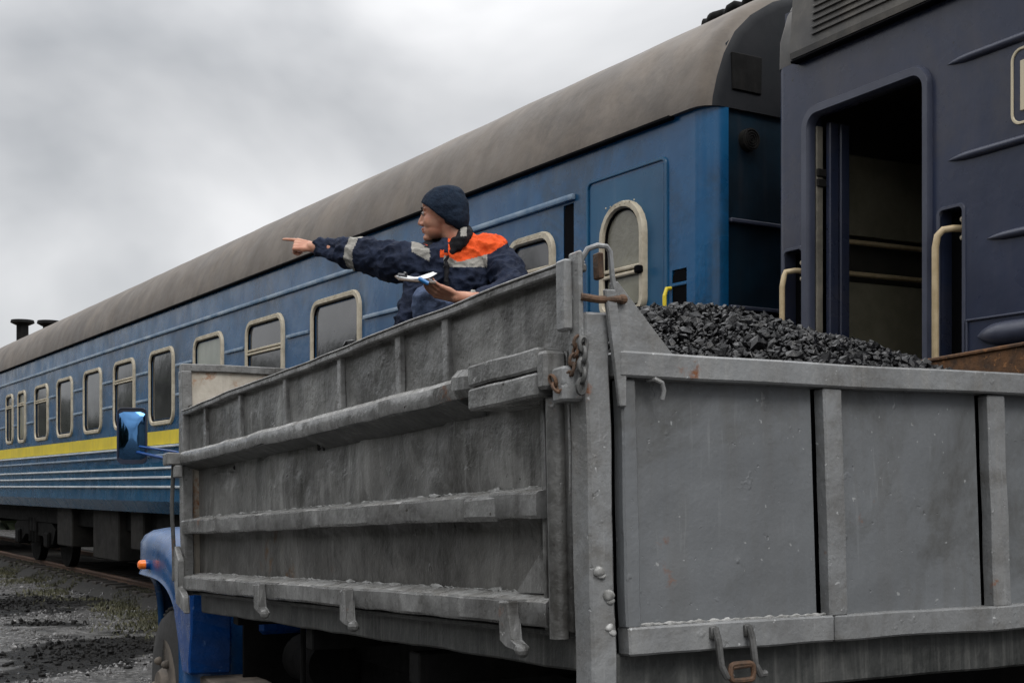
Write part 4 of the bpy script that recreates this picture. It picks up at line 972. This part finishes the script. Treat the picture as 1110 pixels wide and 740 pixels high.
# left arm bent, hand holding the clipboard
ls, le, lw = at(538,279,5.95), at(561,316,5.74), at(494,322,5.56)
chain_(bd, [(ls,.055),(le,.042),(at(512,325,5.60),.034),(lw,.0265)])
hx = (at(455,308.5,5.50)-lw).normalized(); hz = Vector((.15,-.55,-.82)); hz = (hz-hx*hz.dot(hx)).normalized(); hy = hz.cross(hx).normalized()
FHL = Frame(lw, hx, hy, hz)
hand(bd, FHL, [(.030,.072,(24,22,18)), (.010,.078,(20,22,18)), (-.010,.074,(18,22,18)), (-.029,.058,(18,22,18))], [(.015,.026,-.010),(.045,.040,-.030),(.075,.036,-.046),(.098,.026,-.050)])
# legs
lh, lk, la = at(526,380,6.04), at(466,329,5.69), at(474,400,5.76)
rh, rk, ra_ = at(496,384,6.08), at(456,330,5.86), at(432,392,5.86)
chain_(bd, [(lh,.085),(lk,.055),(la,.04)]); chain_(bd, [(rh,.085),(rk,.055),(ra_,.04)])
def lips(c, n_):
    q = c-HF.o; a = (q.dot(HF.x), q.dot(HF.y), q.dot(HF.z))
    return 1 if a[0] > .082 and abs(a[1]) < .022 and -.069 < a[2] < -.046 else 0
remesh('body', bd, .0036, 6, None, ps, mats=[SK, plain('lips', (.40,.16,.11), .45)], assign=lips)
# eyes and eyebrows
for sy in (-1,1):
    mb = MB(); mb.ball(HF((.0785,sy*.030,.0125)), .0105, 8, local=False); e_ = mb.build('eye', plain('eye_white', (.30,.26,.24), .3), ps, smooth=True)
    mb = MB(); mb.ball(HF((.0865,sy*.032,.0125)), .0055, 6, local=False); mb.build('iris', plain('iris', (.02,.012,.008), .2), e_, smooth=True)
    mb = MB(); mb.tube([HF((.089,sy*.012,.036)), HF((.088,sy*.028,.041)), HF((.078,sy*.045,.037))], [.0035,.0042,.002], 6, local=False); mb.build('eyebrow', plain('brow_hair', (.03,.02,.015), .8), ps)
# hair under the hat at the nape
mb = MB(); ell(mb, HF, (-.050,0,-.020), (.056,.079,.045), 12); mb.build('hair', plain('dark_hair', (.02,.014,.010), .6), ps, smooth=True)
# jacket
def wr(k=1.0, sc=9):
    def f(p):
        a = noise.noise(Vector((p.x*sc, p.y*sc, p.z*sc*1.6))); b = noise.noise(Vector((p.x*sc*2.6+5, p.y*sc*2.6, p.z*sc*2.6)))
        return k*(.010*(.5-abs(a)*2)+.004*(.5-abs(b)*2))
    return f
jk = MB()
chain_(jk, [(at(510,386,6.08),.165),(at(506,345,6.02),.160),(at(502,308,5.98),.160),(at(502,287,5.98),.135)], 24)
cap(jk, at(468,283,5.93), at(534,275,5.97), .080, .082, 20)
cap(jk, at(497,268,5.99), at(530,272,5.98), .055, .072, 20)
cap(jk, at(490,282,5.93), at(478,304,5.92), .10, .085, 20)
chain_(jk, [(at(462,285,5.93),.088),(at(428,284,5.97),.090),(re,.080),(at(380,274.5,6.05),.070),(at(349,268.5,6.11),.043)], 22)
chain_(jk, [(at(538,281,5.95),.080),(at(551,298,5.85),.082),(at(558,314,5.74),.070),(at(536,324,5.68),.056),(at(510,325.5,5.60),.044)], 22)
cap(jk, at(452,312,5.86), at(434,366,5.78), .062, .045, 14)      # hanging front flap
z283 = at(500,283.5,5.85).z; z290 = at(500,291,5.85).z
def px(c): return 555+1430*c.x/c.y
def py(c): return 527-1430*(c.z-CZ)/c.y
def jz(c, n_):
    x, y = px(c), py(c); t_ = (c-at(385,275,6.04)).dot((re-rw).normalized())
    if c.x < at(415,275,6).x: return 2 if -.022 < t_ < .026 else 0
    if x > 500 and y > 308 and abs(x-513) < 2.6 and c.y < 5.75: return 2
    edge = 528 + max(0, (277-y))*1.6
    if x < edge and y < 300 and x > 481 and not (x < 486 and y < 274):
        lim = 284-(x-497)*.27 if x > 497 else 284-(497-x)*.5
        return 1 if y < lim else (2 if y < 289.5 and x < 528 else 0)
    if x <= 481 and x > 446 and y < 300:
        k = y-(x-452)*.55
        if 477 < x < 482 and 271 < y < 279: return 1
        if k < 260 and x < 463: return 1
        return 2 if 262 < k < 276 and x < 466 else 0
    return 0
remesh('jacket', jk, .0048, 7, None, ps, wr=wr(1.6, 11), mats=[NAVYC, ORG, GRYB], assign=jz)
cl = MB()
chain_(cl, [(at(468,273,5.90),.026),(at(482,284,5.86),.024)], 12)
cpts = [at(494,266,5.85), at(499,261,5.86), at(503,255,5.90), at(505,252,6.0), at(495,252,6.06), at(476,262,6.05), at(464,268,5.97), at(464,273,5.90)]
for a, b in zip(cpts[:-1], cpts[1:]): cap(cl, a, b, .033, .033, 12)
cap(cl, at(483,282,5.83), at(493,270,5.84), .012, .016, 12); cap(cl, at(484,284,5.83), at(484,312,5.80), .012, .012, 10)
remesh('collar', cl, .005, 3, BLK, ps, wr=wr(.6, 14), mats=[BLK, GRYB], assign=lambda c, n_: 1 if (499 < px(c) < 506 and 246 < py(c) < 256 and c.y < 5.96) else 0)
tr_ = MB(); chain_(tr_, [(lh,.105),(at(494,355,5.84),.090),(lk,.080),(at(471,370,5.71),.062),(la,.058)], 22); chain_(tr_, [(rh,.105),(rk,.074),(at(438,366,5.82),.060),(ra_,.058)], 22)
remesh('trousers', tr_, .0065, 5, TROU, ps, wr=wr(1.1, 11))
for a, nm in ((la,'left'),(ra_,'right')):
    sh_ = MB(); d = Vector((-.75,-.66,0)); ell(sh_, WORLD, (a.x,a.y,a.z-.02), (.052,.052,.06)); cap(sh_, a+Vector((0,0,-.06)), a+d*.15+Vector((0,0,-.075)), .045, .038)
    remesh('boot', sh_, .006, 2, BLK, ps)
# knitted hat: shell over the skull with a folded brim
ht = MB()
ell(ht, HF, (-.012,0,.031), (.112,.097,.107), 20); ell(ht, HF, (-.052,0,-.012), (.070,.088,.082), 16); ell(ht, HF, (-.030,0,.085), (.078,.074,.052), 14)
def tilt(x, z): return z-(-.012+.62*(x+.0))
t_ = ht.bm
geom = list(t_.verts)+list(t_.edges)+list(t_.faces)
pl_n = (HF.z*1.0 - HF.x*.89).normalized(); pl_o = HF((.02,0,.004))
res = bmesh.ops.bisect_plane(t_, geom=geom, plane_co=pl_o, plane_no=pl_n, clear_inner=True)
bmesh.ops.holes_fill(t_, edges=[e for e in t_.edges if e.is_boundary], sides=0)
remesh('knit_hat', ht, .0045, 3, KNIT, ps, wr=wr(.35, 10))
# the hand-held clipboard and pen (things of their own)
cb_o = at(452,303.5,5.50); cx_ = Vector((-.93,-.20,.06)).normalized(); cz_ = Vector((.10,-.22,.97)); cz_ = (cz_-cx_*cz_.dot(cx_)).normalized(); cy_ = cz_.cross(cx_)
FCB = Frame(cb_o, cx_, cy_, cz_)
cb = empty('clipboard', cb_o, 'small clipboard with white papers held flat in the hand of the person', 'clipboard')
mb = MB(FCB); mb.box((-.07,-.085,-.004),(.085,.085,.004),.002); mb.build('board', plain('brown_board', (.10,.07,.05), .6), cb)
pp_ = MB(FCB); t = bmesh.new(); rr_ = []
for lay in range(2):
    rows = []
    for i in range(13):
        x = .082-.155*i/12; z = .0055+lay*.003+(.030*(max(0,i-5)/7)**2 if lay else 0)
        rows.append([t.verts.new(FCB((x, y, z+.002*math.sin(i+y*30)))) for y in (-.06,-.02,.02,.06)])
    for i in range(12):
        for j in range(3): t.faces.new([rows[i][j], rows[i+1][j], rows[i+1][j+1], rows[i][j+1]])
pp_._add(t); po = pp_.build('paper', plain('white_paper', (.62,.63,.64), .7), cb); sm_ = po.modifiers.new('t','SOLIDIFY'); sm_.thickness = .0012
mb = MB(FCB); mb.box((.045,-.03,.006),(.08,.03,.02),.004); mb.tube([(.05,-.03,.022),(.05,.03,.022)], .006, 8); mb.build('clip', plain('dark_clip', (.04,.04,.045), .35, .6), cb)
pen_a, pen_b = at(453.5,301.5,5.40), at(464.5,307.5,5.40)
mb = MB(); mb.tube([pen_a, pen_a+(pen_b-pen_a)*.12, pen_b], [.004,.009,.009], 12, local=False); ctr_ = (pen_a+pen_b)/2
pr = bpy.data.objects.new('tmp', None)
for v in mb.bm.verts: v.co -= ctr_
po = mb.build('pen', plain('blue_pen_plastic', (.02,.16,.42), .3), None, smooth=True); po.location = ctr_
prop(po, 'thick blue pen held between thumb and clipboard', 'pen')
